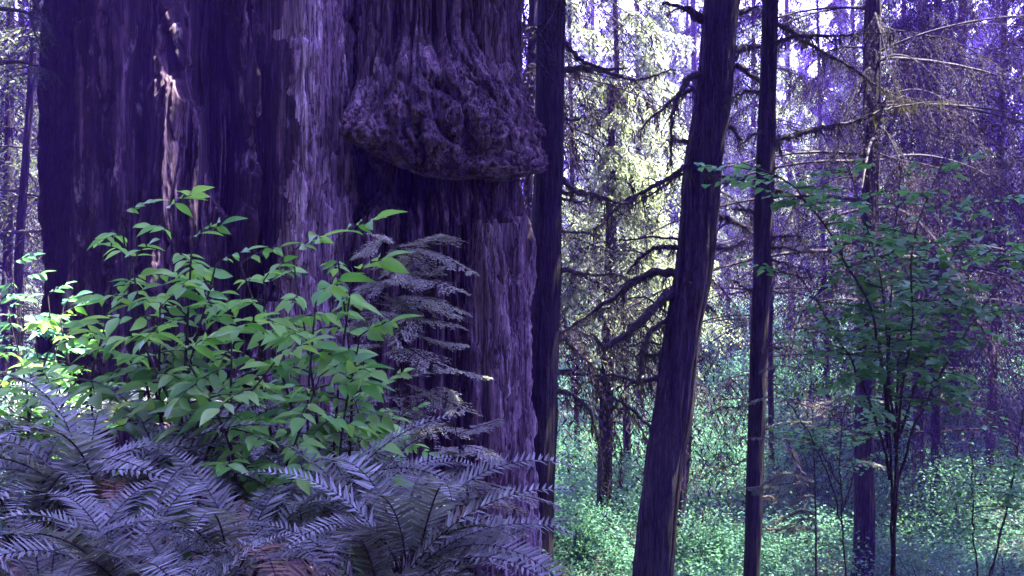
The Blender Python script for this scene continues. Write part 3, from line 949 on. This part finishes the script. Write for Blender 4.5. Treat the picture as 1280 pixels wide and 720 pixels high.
# unseen wood added around the viewer to keep sky light off the trunks
mb = MB()
r_ = np.random.default_rng(19)
spots = []
while len(spots) < 190:
    x, Y = r_.uniform(-36, 36), r_.uniform(-34, 34)
    if math.hypot(x, Y - 2) < 8.5 or abs(x) < 0.6 * Y + 5.5:
        continue
    if x < 0 and Y > 17:
        continue
    if x > 1 and -1.15 < (Y - 8.5) / (x + 1) < -0.22:
        continue                                   # gap left open so light reaches the trunks from the right
    spots.append((x, Y))
for k, (x, Y) in enumerate(spots):
    z = float(gz(x, Y))
    c = conifer_crown(700 + k, r_.uniform(23, 30), 0.8, r_.uniform(3.5, 5), 60, power=0.6, n_side=12, n_leaf=6, leafL=0.6, leafW=0.32, hang=0.4)
    mb.add(np.concatenate(c.V) + np.array([x, Y, z]), np.concatenate(c.Q))
    mb.add(*tube(np.array([[x, Y, z - 0.5], [x, Y, z + 9], [x, Y, z + 21]]), [0.35, 0.25, 0.08], 6), 1)
o = mb.build('unseen_shade_forest', [M['dark_needle'], M['hem_bark']], smooth=False)
o['kind'] = 'stuff'
o['label'] = 'unseen dense wood added behind and beside the viewpoint to block sky light'

# ------------------------------------------------------------------ ground cover in the hollow
def scatter_cover(n, seed):
    r = np.random.default_rng(seed)
    Y = 9.0 + 46 * r.random(n) ** 1.25
    x = (r.uniform(600, 1400, n) - 640) / F * Y
    lf = r.random(n) < 0.14
    x[lf] = (r.uniform(-80, 130, lf.sum()) - 640) / F * Y[lf]
    keep = (fbm(x * 0.35, Y * 0.35, 9.1, 3) > -0.35)
    x, Y = x[keep], Y[keep]
    n = len(x)
    hgt = (0.15 + 0.75 * np.clip(fbm(x * 0.5, Y * 0.5, 2.0, 3) + 0.45, 0, 1.2)) * (1 + 0.012 * Y)
    nl = 26
    u = r.random((n, nl))
    P = np.stack([x[:, None] + r.normal(size=(n, nl)) * 0.22 * (1 + u), Y[:, None] + r.normal(size=(n, nl)) * 0.22 * (1 + u), np.zeros((n, nl))], -1)
    P[..., 2] = gz(P[..., 0], P[..., 1]) + hgt[:, None] * u ** 0.6
    az = r.random((n, nl)) * 2 * PI
    X = np.stack([np.cos(az), np.sin(az), r.uniform(-0.7, 0.15, (n, nl))], -1)
    Z = np.stack([r.normal(size=(n, nl)) * 0.35, r.normal(size=(n, nl)) * 0.35, np.ones((n, nl))], -1)
    L = (0.024 + 0.0024 * Y)[:, None] * r.uniform(0.6, 1.4, (n, nl))
    P, X, Z, L = P.reshape(-1, 3), X.reshape(-1, 3), Z.reshape(-1, 3), L.reshape(-1)
    return stamp(*RHOMB, P, X, Z, L, L * 0.62)


o = MB().add(*scatter_cover(26000, 21)).build('undergrowth', M['cover'], smooth=False)
o['kind'] = 'stuff'
o['label'] = 'low leafy green undergrowth covering the floor of the hollow'


# ------------------------------------------------------------------ shrubs with real leaves
def pinnate(mb, rng, base, d, L, n_pairs, leafL, m_leaf, m_wood, tmpl=LEAFLET):
    """compound leaf: drooping stalk with paired leaflets and one at its end"""
    d = unit(d)
    t = np.linspace(0, 1, 8)
    c = base + d * (L * t)[:, None] + np.array([0, 0, -1.0]) * (0.28 * L * t ** 2)[:, None]
    V, q = tube(c, np.linspace(0.004, 0.002, 8), 4, cap=False)
    mb.add(V, q, m_wood)
    lat = unit(np.cross(d, [0, 0, 1.0]))
    nrm = unit(np.cross(lat, d))
    nrm = nrm if nrm[2] > 0 else -nrm
    P, X, Ls = [], [], []
    for k in range(n_pairs):
        f = 0.35 + 0.55 * k / max(n_pairs - 1, 1)
        b = c[int(f * 7)]
        for s in (-1, 1):
            P.append(b)
            X.append(lat * s * rng.uniform(0.75, 1.0) + d * rng.uniform(0.35, 0.75) + np.array([0, 0, rng.uniform(-0.75, 0.05)]))
            Ls.append(leafL * rng.uniform(0.55, 1.15) * (0.85 + 0.3 * (k / n_pairs)))
    P.append(c[-1])
    X.append(d + np.array([0, 0, -0.3]))
    Ls.append(leafL * rng.uniform(1.0, 1.25))
    Z = nrm + rng.normal(size=(len(P), 3)) * 0.3 + np.array([0.05, -0.35, 0])
    V, q = stamp(*tmpl, np.array(P), np.array(X), Z, np.array(Ls), np.array(Ls))
    mb.add(V, q, m_leaf)


def elder(foot, stems, label, seed, leafL=0.128, n_leaf=11, name='elder_shrub', matl='elder', group='elder shrubs before the redwoods', pairs=3):
    """stems are (tip px, tip py, tip Y) photo points"""
    rng = np.random.default_rng(seed)
    base = np.array([foot[0], foot[1], float(gz(foot[0], foot[1]))])
    t = thing(name, base, label, 'shrub', group)
    fol = MB()
    for (px, py, Y) in stems:
        tip = at(px, py, Y) - base
        mid = tip * 0.5 + np.array([rng.normal() * 0.1, rng.normal() * 0.06, 0.12])
        start = np.array([rng.normal() * 0.05, rng.normal() * 0.05, -0.05])
        c = resample(np.array([start, mid, tip]), 16)
        mb = MB()
        mb.add(*tube(c, np.linspace(0.011, 0.004, 16), 6, 0.2, seed))
        mb.build('stem', M['twig'], t)
        for k in range(n_leaf):
            f = 1 - 0.7 * (k / n_leaf) ** 1.1
            b = c[int(f * 15)]
            az = k * 2.4 + rng.normal() * 0.4
            up = rng.uniform(-0.05, 0.55) if k else 0.8
            d = np.array([math.cos(az), math.sin(az), up])
            pinnate(fol, rng, b, d, rng.uniform(0.16, 0.28), pairs, leafL * rng.uniform(0.75, 1.15), 0, 1)
    fol.build('foliage', [M[matl], M['twig']], t)
    return t


elder((-1.75, 4.7), [(150, 268, 4.6), (210, 262, 4.5), (165, 330, 4.4), (240, 300, 4.3), (135, 385, 4.5), (200, 385, 4.3), (270, 330, 4.3)],
      'leafy elder shrub left of the huge trunk, topmost leaves pale and pointed', 31)
elder((-0.95, 4.6), [(420, 300, 4.5), (365, 315, 4.4), (440, 345, 4.3), (395, 370, 4.2), (450, 420, 4.3), (330, 350, 4.3), (300, 330, 4.4)],
      'bright elder shrub with broad leaves before the seam between both huge trunks', 32, 0.14)
elder((-1.35, 4.0), [(290, 420, 3.9), (230, 440, 3.8), (345, 450, 3.8), (400, 470, 3.9), (180, 430, 4.0)],
      'low elder shrub whose dark leaves hang just above the fern fronds', 33, 0.13)
elder((-2.75, 5.0), [(60, 440, 5.0), (20, 420, 5.2), (110, 450, 4.9), (75, 395, 5.4)],
      'small elder shrub at the left edge by the dark redwood', 34, 0.11)
elder((-4.2, 8.0), [(30, 350, 7.8), (60, 370, 7.6), (10, 385, 7.6), (45, 420, 7.5), (80, 380, 7.7), (15, 330, 8.0)],
      'sunlit yellow-green shrub at the left edge below the thin slanting trunk', 35, 0.14, matl='cover')
elder((-0.75, 5.2), [(440, 500, 5.2), (480, 480, 5.3), (420, 545, 5.0), (460, 570, 5.2), (500, 520, 5.4)],
      'straggling shrub at the foot of the burl trunk above the ferns', 36, 0.09)


def sapling(foot, stems, label, seed, leafL, n_leaf, spread, matl='maple', name='maple_sapling', r0=0.02, group=None, cat='sapling'):
    """several thin stems with twigs of single leaves in flat layers; stems are lists of photo points (px, py, Y)"""
    rng = np.random.default_rng(seed)
    base = np.array([foot[0], foot[1], float(gz(foot[0], foot[1]))])
    t = thing(name, base, label, cat, group)
    fol = MB()
    for st in stems:
        pts = np.array([at(*p) for p in st]) - base
        c = resample(pts, 30)
        c[1:] += np.cumsum(rng.normal(size=(29, 3)) * 0.006, axis=0)
        MB().add(*tube(c, np.linspace(r0, 0.004, 30), 7, 0.2, seed)).build('stem', M['twig'], t)
        for k in range(n_leaf):
            f = 1 - 0.6 * rng.random()
            b = c[int(f * 29)]
            az = rng.random() * 2 * PI
            L = spread * rng.uniform(0.35, 1.0)
            d = np.array([math.cos(az), math.sin(az), rng.uniform(0.0, 0.45)])
            tt = np.linspace(0, 1, 9)
            tw = b + d * (L * tt)[:, None] + np.array([0, 0, -0.25]) * (L * tt ** 2)[:, None]
            fol.add(*tube(tw, np.linspace(0.004, 0.0015, 9), 4, cap=False), 1)
            nl = int(9 * L / spread) + 5
            ii = rng.integers(2, 9, nl)
            P = tw[ii] + rng.normal(size=(nl, 3)) * 0.02
            a2 = rng.random(nl) * 2 * PI
            X = np.stack([np.cos(a2), np.sin(a2), rng.uniform(-0.5, 0.1, nl)], -1)
            Z = np.stack([rng.normal(size=nl) * 0.25, rng.normal(size=nl) * 0.25, np.ones(nl)], -1)
            Ls = leafL * rng.uniform(0.6, 1.2, nl)
            V, q = stamp(*ROUND, P, X, Z, Ls, Ls)
            fol.add(V, q, 0)
    fol.build('foliage', [M[matl], M['twig']], t)
    return t


fx_ = at(1117, 718, 6.5)
sapling((fx_[0], 6.5), [
    [(1116, 760, 6.5), (1119, 600, 6.5), (1113, 470, 6.5), (1118, 330, 6.4), (1128, 200, 6.3)],
    [(1113, 755, 6.5), (1113, 620, 6.5), (1106, 480, 6.4), (1100, 350, 6.2), (1060, 200, 6.0)],
    [(1118, 745, 6.5), (1120, 560, 6.6), (1124, 440, 6.7), (1150, 380, 6.8), (1200, 290, 7.0), (1230, 240, 7.1)],
    [(1116, 640, 6.5), (1122, 520, 6.4), (1134, 420, 6.3), (1138, 300, 6.2), (1180, 190, 6.1)],
    [(1110, 560, 6.5), (1100, 420, 6.3), (1060, 330, 6.0), (1000, 240, 5.8), (930, 205, 5.7)],
    [(1112, 600, 6.5), (1090, 500, 6.5), (1050, 420, 6.4), (1000, 340, 6.3)],
    [(1118, 620, 6.5), (1150, 520, 6.4), (1200, 430, 6.3), (1260, 350, 6.3)],
    [(1118, 560, 6.5), (1160, 440, 6.6), (1220, 350, 6.8), (1270, 300, 7.0)]],
    'many-stemmed maple sapling with airy green leaves at the right', 41, 0.074, 26, 0.6, r0=0.011, group='maple saplings')
f2 = at(1050, 715, 7.5)
sapling((f2[0], 7.5), [
    [(1056, 740, 7.5), (1052, 640, 7.5), (1048, 560, 7.5), (1056, 500, 7.4)],
    [(1054, 660, 7.5), (1030, 580, 7.4), (1000, 520, 7.3), (960, 470, 7.2)],
    [(1053, 640, 7.5), (1080, 560, 7.6), (1110, 500, 7.7)],
    [(1052, 610, 7.5), (1010, 560, 7.6), (980, 545, 7.7)]],
    'low thin-stemmed maple sapling left of the taller airy one', 42, 0.045, 14, 0.4, r0=0.008, group='maple saplings')
f3 = at(1230, 715, 7.0)
sapling((f3[0], 7.0), [
    [(1225, 760, 7.0), (1215, 640, 7.0), (1205, 560, 7.0)],
    [(1228, 760, 7.0), (1245, 640, 7.0), (1262, 540, 7.0)],
    [(1226, 760, 7.0), (1270, 600, 7.0), (1290, 500, 7.0)]],
    'dim maple sapling low at the right edge', 43, 0.05, 16, 0.45, r0=0.008, group='maple saplings')


def bush(px, Y, h, w, label, seed, matl='cover'):
    rng = np.random.default_rng(seed)
    x = (px - 640) / F * Y
    z = float(gz(x, Y))
    t = thing('leafy_shrub', (x, Y, z), label, 'shrub', 'shrubs growing in the hollow')
    fol = MB()
    lf = 0.026 + 0.0020 * Y
    for k in range(9):
        a = rng.random() * 2 * PI
        r1 = w * rng.uniform(0.2, 1.0)
        tip = np.array([math.cos(a) * r1, math.sin(a) * r1, h * rng.uniform(0.55, 1.1)])
        c = resample(np.array([[0, 0, -0.1], tip * [0.35, 0.35, 0.6], tip]), 12)
        MB().add(*tube(c, np.linspace(0.014, 0.004, 12), 5)).build('stem', M['twig'], t)
        n = 340
        f = rng.random(n) ** 0.6
        P = c[(f * 11).astype(int)] + rng.normal(size=(n, 3)) * np.array([0.22, 0.22, 0.14]) * w * (0.4 + f[:, None])
        P[:, 2] = np.abs(P[:, 2])
        X = np.stack([rng.normal(size=n), rng.normal(size=n), rng.uniform(-0.9, 0.2, n)], -1)
        Z = np.stack([rng.normal(size=n) * 0.4, rng.normal(size=n) * 0.4, np.ones(n)], -1)
        L = lf * rng.uniform(0.6, 1.4, n)
        fol.add(*stamp(*RHOMB, P, X, Z, L, L * 0.6))
    fol.build('foliage', M[matl], t, smooth=False)


for k, (px, Y, h, w, lab) in enumerate([
        (720, 15, 1.0, 0.9, 'pale leafy shrub between the near-black trunk and the thin pale trunk'),
        (775, 19, 1.3, 1.0, 'leafy shrub just right of the thin pale trunk foot'),
        (880, 15, 1.1, 0.9, 'leafy shrub right of the leaning trunk foot'),
        (905, 22, 1.7, 1.3, 'tall leafy shrub behind the gap right of the leaning trunk'),
        (985, 14, 1.0, 0.9, 'leafy shrub to the right of the slim stubby trunk'),
        (1015, 19, 1.6, 1.2, 'tall leafy shrub behind the low maple sapling'),
        (1040, 11.5, 0.9, 0.8, 'leafy shrub at the bottom by the low maple sapling'),
        (1160, 12.5, 1.1, 0.9, 'leafy shrub at the bottom right of the airy maple stems'),
        (1200, 17, 1.6, 1.2, 'tall leafy shrub right of the short purple trunk'),
        (1255, 13, 1.3, 1.0, 'leafy shrub low at the right edge'),
        (1110, 21, 1.6, 1.3, 'leafy shrub behind the foot of the purplish trunk'),
        (740, 27, 1.9, 1.6, 'far leafy shrub in the central gap under the bright conifers'),
        (940, 29, 2.0, 1.7, 'far leafy shrub behind the slim stubby trunk'),
        (35, 13, 1.5, 1.0, 'sunlit shrub at the left edge beyond the dark redwood')]):
    bush(px, Y, h, w, lab, 900 + k)


# ------------------------------------------------------------------ hemlock saplings with flat lacy sprays
def hemlock_sapling(foot, boughs, label, seed, stem_to=None, matl='hemlock', half=0.25):
    rng = np.random.default_rng(seed)
    base = np.array([foot[0], foot[1], float(gz(foot[0], foot[1]))])
    t = thing('hemlock_sapling', base, label, 'sapling', 'young hemlocks before the burl trunk')
    top = (at(*stem_to) if stem_to else base + np.array([0, 0, 2.2])) - base
    c = resample(np.array([[0, 0, -0.1], top * 0.5 + np.array([0.05, 0, 0]), top]), 24)
    MB().add(*tube(c, np.linspace(0.018, 0.003, 24), 6, 0.2, seed)).build('stem', M['twig'], t)
    lines = [np.array([at(*p) for p in pts]) - base for pts in boughs]
    reach = np.mean([np.linalg.norm(q[-1] - q[0]) for q in lines])
    for q in range(len(boughs) + 3):
        p0 = c[rng.integers(7, 23)]
        az = rng.random() * 2 * PI
        L = reach * rng.uniform(0.3, 0.85)
        d = np.array([math.cos(az), math.sin(az), rng.uniform(-0.25, 0.15)])
        lines.append(np.array([p0, p0 + d * L * 0.5 + [0, 0, 0.03 * L], p0 + d * L + [0, 0, -0.18 * L]]))
    for P in lines:
        P = P + np.vstack([np.zeros(3), rng.normal(size=(len(P) - 1, 3)) * np.array([0.05, 0.08, 0.035])])
        k = np.argmin(np.abs(c[:, 2] - P[0][2]))
        P = np.vstack([c[k], P[1:]]) if np.linalg.norm(c[k] - P[0]) < 0.6 else P
        b = resample(P, 14)
        mb = MB()
        mb.add(*tube(b, np.linspace(0.007, 0.0015, 14), 5, cap=False), 1)
        spray_cloud(mb, rng, b, half * rng.uniform(0.5, 1.15), int(rng.uniform(26, 56)), 28, 0.030, 0.0095, 0.18, 0, tmpl=NEEDLE, jit=0.14, t0=0.12, wood=1, wr=0.0016)
        mb.build('bough', [M[matl], M['twig']], t, smooth=False)
    return t


hemlock_sapling((-0.85, 6.2), [
    [(490, 300, 6.2), (530, 318, 6.1), (600, 347, 6.0)],
    [(492, 310, 6.2), (520, 300, 6.3), (555, 296, 6.3)],
    [(490, 340, 6.2), (520, 350, 6.0), (560, 365, 5.9)],
    [(488, 360, 6.2), (465, 352, 6.1), (445, 360, 6.0)],
    [(490, 395, 6.2), (530, 400, 6.1), (580, 420, 6.0)],
    [(488, 385, 6.2), (515, 380, 6.3), (575, 392, 6.5)],
    [(488, 440, 6.2), (520, 445, 6.0), (560, 462, 5.9)],
    [(488, 465, 6.2), (540, 462, 6.1), (605, 480, 6.0)],
    [(488, 430, 6.2), (460, 432, 6.0), (435, 445, 5.9)],
    [(487, 520, 6.2), (530, 530, 6.0), (580, 545, 5.9)],
    [(487, 500, 6.2), (460, 500, 6.1), (440, 512, 6.0)],
    [(489, 415, 6.2), (535, 425, 6.2), (590, 445, 6.2)],
    [(489, 365, 6.2), (535, 372, 6.1), (585, 385, 6.1)],
    [(489, 325, 6.2), (520, 332, 6.2), (565, 338, 6.2)],
    [(488, 410, 6.2), (465, 405, 6.2), (445, 412, 6.2)],
    [(487, 485, 6.2), (530, 495, 6.1), (590, 515, 6.0)]],
    'lacy hemlock sapling spreading flat sprays across the burl trunk', 81, (492, 288, 6.2))
hemlock_sapling((-0.2, 5.4), [
    [(560, 560, 5.4), (600, 562, 5.3), (640, 575, 5.2)],
    [(560, 600, 5.4), (620, 604, 5.3), (690, 612, 5.2)],
    [(560, 630, 5.4), (620, 628, 5.2), (680, 640, 5.1)],
    [(560, 650, 5.4), (615, 655, 5.2), (665, 672, 5.0)],
    [(560, 690, 5.4), (620, 684, 5.2), (690, 690, 5.1)],
    [(558, 585, 5.4), (535, 585, 5.2), (505, 600, 5.1)],
    [(562, 540, 5.4), (590, 530, 5.5), (625, 532, 5.6)]],
    'small hemlock sapling with level sprays at the foot of the burl trunk', 82, (566, 515, 5.4), half=0.13)
hemlock_sapling((3.05, 9.0), [
    [(1010, 560, 9.0), (960, 545, 8.8), (900, 548, 8.7)],
    [(1010, 520, 9.0), (960, 500, 9.1), (905, 510, 9.2)],
    [(1010, 500, 9.0), (1060, 490, 9.0), (1110, 505, 9.0)],
    [(1010, 580, 9.0), (1070, 575, 8.9), (1130, 590, 8.8)],
    [(1010, 470, 9.0), (975, 458, 9.0), (950, 462, 9.0)],
    [(1010, 610, 9.0), (965, 605, 9.0), (920, 620, 9.0)]],
    'sparse dusky hemlock sapling with thin boughs crossing the slim stubby trunk', 83, (1012, 420, 9.0), matl='needle', half=0.2)

# bough of the near-black trunk in front of it, and one hanging in at the top left
hb = MB()
rg = np.random.default_rng(91)
for pts in ([(655, 20, 11.0), (680, 50, 10.9), (695, 90, 10.8)], [(650, 50, 11.0), (672, 75, 10.8), (700, 110, 10.7)], [(660, 5, 11.2), (640, 40, 11), (652, 90, 10.9)], [(700, -20, 11.2), (690, 20, 11.0), (660, 60, 10.8)]):
    b = resample(np.array([at(*p) for p in pts]) - b2, 14)
    hb.add(*tube(b, np.linspace(0.012, 0.003, 14), 5, cap=False), 1)
    spray_cloud(hb, rg, b, 0.26, 24, 18, 0.05, 0.013, 0.5, 0, tmpl=NEEDLE, jit=0.2)
hb.build('bough', [M['dull_needle'], M['twig']], T2, smooth=False)
hb = MB()
b9_ = np.array(T9.location)
for pts in ([(60, -20, 9.5), (40, 20, 9.2), (50, 60, 9.0)], [(-10, 80, 9.2), (30, 78, 9.1), (70, 92, 9.0)], [(-10, 10, 9.4), (30, 15, 9.2), (62, 30, 9.0)], [(20, -30, 9.3), (48, 10, 9.2), (60, 50, 9.1)]):
    b = resample(np.array([at(*p) for p in pts]) - b9_, 14)
    hb.add(*tube(b, np.linspace(0.03, 0.006, 14), 5, cap=False), 1)
    spray_cloud(hb, rg, b, 0.25, 20, 16, 0.05, 0.014, 0.6, 0, tmpl=NEEDLE, jit=0.2, hang=0.4)
hb.build('bough', [M['dark_needle'], M['twig']], T9, smooth=False)


# ------------------------------------------------------------------ sword ferns
def frond_mesh(seed, arch, material, n=50, lenP=0.12):
    """frond of unit length: rises along x while bending over, narrow pinnae in two rows"""
    rng = np.random.default_rng(seed)
    t = np.linspace(0, 1, 40)
    a = math.radians(66) - arch * t ** 1.25
    c = np.stack([np.cumsum(np.cos(a)) / 40, 0.03 * np.sin(t * 3 + seed), np.cumsum(np.sin(a)) / 40], -1)
    mb = MB()
    mb.add(*tube(c, np.linspace(0.006, 0.0018, 40), 5, cap=False), 1)
    f = np.linspace(0.14, 0.99, n)
    i = (f * 39).astype(int)
    T = unit(np.gradient(c, axis=0))[i]
    up = unit(np.cross(T, [0, 1.0, 0])) * -1
    up = np.where(up[:, 2:3] < 0, -up, up)
    prof = np.minimum((f - 0.10) / 0.22, 1) ** 0.6 * np.clip((1.02 - f) / 0.55, 0, 1) ** 0.75
    for s in (-1, 1):
        L = lenP * prof * rng.uniform(0.88, 1.08, n) + 0.006
        lat = np.tile([0, float(s), 0], (n, 1))
        X = lat + T * 0.42 + up * rng.uniform(0.0, 0.3, (n, 1)) + rng.normal(size=(n, 3)) * 0.07
        Z = up + rng.normal(size=(n, 3)) * 0.15 + lat * -0.15
        V, q = stamp(*PINNA, c[i], X, Z, L, np.full(n, 0.0115) * (0.5 + 0.6 * prof))
        mb.add(V, q, 0)
    return mb.mesh('frond', [M[material], M['twig']])


FR = [frond_mesh(1, 1.6, 'fern'), frond_mesh(2, 1.9, 'fern'), frond_mesh(3, 2.3, 'fern'), frond_mesh(4, 1.4, 'fern', 44)]
FRD = [frond_mesh(5, 1.9, 'dryfern'), frond_mesh(6, 2.3, 'dryfern')]
FERNS = [  # px, py of crown, Y, scale, fronds, label
    (300, 735, 3.3, 0.80, 13, 'large sword fern spreading pale fronds at the bottom centre-left'),
    (390, 700, 3.8, 0.95, 13, 'sword fern with long arching fronds before the seam of the trunks'),
    (120, 660, 3.7, 1.0, 12, 'upright sword fern with tall dark fronds below the left elder'),
    (470, 770, 3.2, 0.85, 12, 'sword fern reaching its fronds toward the foot of the burl trunk'),
    (215, 640, 4.2, 1.0, 12, 'sword fern standing behind the bottom ferns under the low elder'),
    (30, 690, 3.6, 0.95, 12, 'sword fern in the lower left corner with a steep frond'),
    (160, 760, 3.0, 0.75, 12, 'sword fern along the bottom edge left of the large pale one'),
    (60, 770, 2.9, 0.7, 11, 'small sword fern right at the bottom left corner'),
    (330, 640, 4.6, 0.9, 11, 'sword fern half hidden under the bright elder shrub'),
    (450, 650, 4.6, 0.8, 11, 'sword fern at the left foot of the burl trunk'),
    (505, 725, 3.3, 0.9, 12, 'pale sword fern whose fronds arch right across the foot of the burl trunk'),
    (530, 790, 3.6, 0.8, 11, 'sword fern at the bottom under the small hemlock sapling'),
    (20, 600, 5.0, 0.9, 11, 'sword fern by the left edge in a patch of sun'),
    (120, 560, 5.6, 0.9, 10, 'shaded sword fern at the foot of the dark redwood'),
    (260, 560, 5.8, 0.9, 10, 'shaded sword fern at the foot of the huge trunk'),
    (400, 580, 5.8, 0.85, 10, 'shaded sword fern between both huge trunks'),
    (230, 800, 2.7, 0.6, 11, 'low sword fern at the very bottom with fronds cut by the frame'),
]
rf = np.random.default_rng(77)
for k, (px, py, Y, sc, nf, lab) in enumerate(FERNS):
    p = at(px, py, Y)
    z = p[2]
    t = thing('sword_fern', (p[0], p[1], z), lab, 'fern', 'sword ferns in front of the redwoods')
    nf += 4
    for m_ in range(nf):
        dry = rf.random() < 0.04
        fm = FRD[rf.integers(2)] if dry else FR[rf.integers(4)]
        o = link('frond', fm, t)
        az = 2 * PI * (m_ + rf.uniform(-0.3, 0.3)) / nf
        s = sc * rf.uniform(0.62, 1.08)
        o.scale = (s, s, s)
        o.rotation_euler = (rf.normal() * 0.15, rf.normal() * 0.16 - 0.05, az)
        o.location = (0.03 * math.cos(az), 0.03 * math.sin(az), 0)
        if dry:
            o['label'] = 'dry brown frond'


# fallen leaves on the near bank
nl = 9000
lx_ = rf.uniform(-6, 2.5, nl)
ly_ = rf.uniform(1.5, 10, nl)
P = np.stack([lx_, ly_, gz(lx_, ly_) + 0.012 + 0.02 * rf.random(nl)], -1)
a_ = rf.random(nl) * 2 * PI
X = np.stack([np.cos(a_), np.sin(a_), rf.normal(size=nl) * 0.25], -1)
Z = np.stack([rf.normal(size=nl) * 0.3, rf.normal(size=nl) * 0.3, np.ones(nl)], -1)
L = rf.uniform(0.03, 0.11, nl)
o = MB().add(*stamp(*RHOMB, P, X, Z, L, L * 0.5)).build('leaf_litter', M['duff'], smooth=False)
o['kind'] = 'stuff'
o['label'] = 'brown fallen leaves on the soil of the bank'

# ------------------------------------------------------------------ camera, light, air
cam = bpy.data.cameras.new('camera')
co = bpy.data.objects.new('camera', cam)
COL.objects.link(co)
cam.sensor_width = 36
cam.lens = 36 * F / 1280
cam.clip_start = 0.05
cam.clip_end = 1500
co.location = (0, 0, EYE)
co.rotation_euler = (math.radians(90), 0, 0)
S.camera = co

to_sun = unit([0.42, 0.12, 1.0])
el = math.asin(to_sun[2])
az = math.atan2(to_sun[0], to_sun[1])
sun = bpy.data.lights.new('sun', 'SUN')
sun.energy = 5.0
sun.angle = math.radians(0.5)
sun.color = (1.0, 0.98, 0.92)
so = bpy.data.objects.new('sun', sun)
COL.objects.link(so)
so.rotation_euler = Vector(to_sun).to_track_quat('Z', 'Y').to_euler()

w = bpy.data.worlds.new('World')
S.world = w
w.use_nodes = True
nt = w.node_tree
for n in list(nt.nodes):
    nt.nodes.remove(n)
out = nt.nodes.new('ShaderNodeOutputWorld')
bg = nt.nodes.new('ShaderNodeBackground')
sky = nt.nodes.new('ShaderNodeTexSky')
sky.sky_type = 'NISHITA'
sky.sun_disc = False
sky.sun_elevation = el
sky.sun_rotation = az
bw = nt.nodes.new('ShaderNodeRGBToBW')
nt.links.new(sky.outputs[0], bw.inputs[0])
viol = mixc(nt, 1.0, bw.outputs[0], (0.84, 0.75, 2.35), 'MULTIPLY')
tint = mixc(nt, 0.85, sky.outputs[0], viol)
nt.links.new(tint, bg.inputs[0])
bg.inputs[1].default_value = 0.15
nt.links.new(bg.outputs[0], out.inputs[0])

# violet forest air
hz, hnt, hout = mat('forest_haze')
pv = hnt.nodes.new('ShaderNodeVolumePrincipled')
pv.inputs['Color'].default_value = (0.24, 0.09, 1.0, 1)
pv.inputs['Density'].default_value = 0.0019
pv.inputs['Anisotropy'].default_value = 0.2
hnt.links.new(pv.outputs[0], hout.inputs['Volume'])
x0, x1, y0, y1, z0, z1 = -152, 152, -62, 192, -12, 75
V = [[x, y, z] for z in (z0, z1) for y in (y0, y1) for x in (x0, x1)]
Q = [[0, 2, 3, 1], [4, 5, 7, 6], [0, 1, 5, 4], [2, 6, 7, 3], [0, 4, 6, 2], [1, 3, 7, 5]]
o = MB().add(V, Q).build('haze', hz, smooth=False)
o['kind'] = 'stuff'

S.view_settings.view_transform = 'Standard'
S.view_settings.look = 'None'
S.view_settings.gamma = 1
S.view_settings.use_curve_mapping = False
S.view_settings.exposure = 4.05
S.render.engine = 'CYCLES'
S.cycles.use_denoising = True
S.cycles.max_bounces = 8
S.cycles.diffuse_bounces = 4
S.cycles.transmission_bounces = 4
S.cycles.volume_bounces = 1
S.cycles.caustics_reflective = False
S.cycles.caustics_refractive = False
S.cycles.sample_clamp_indirect = 6.0
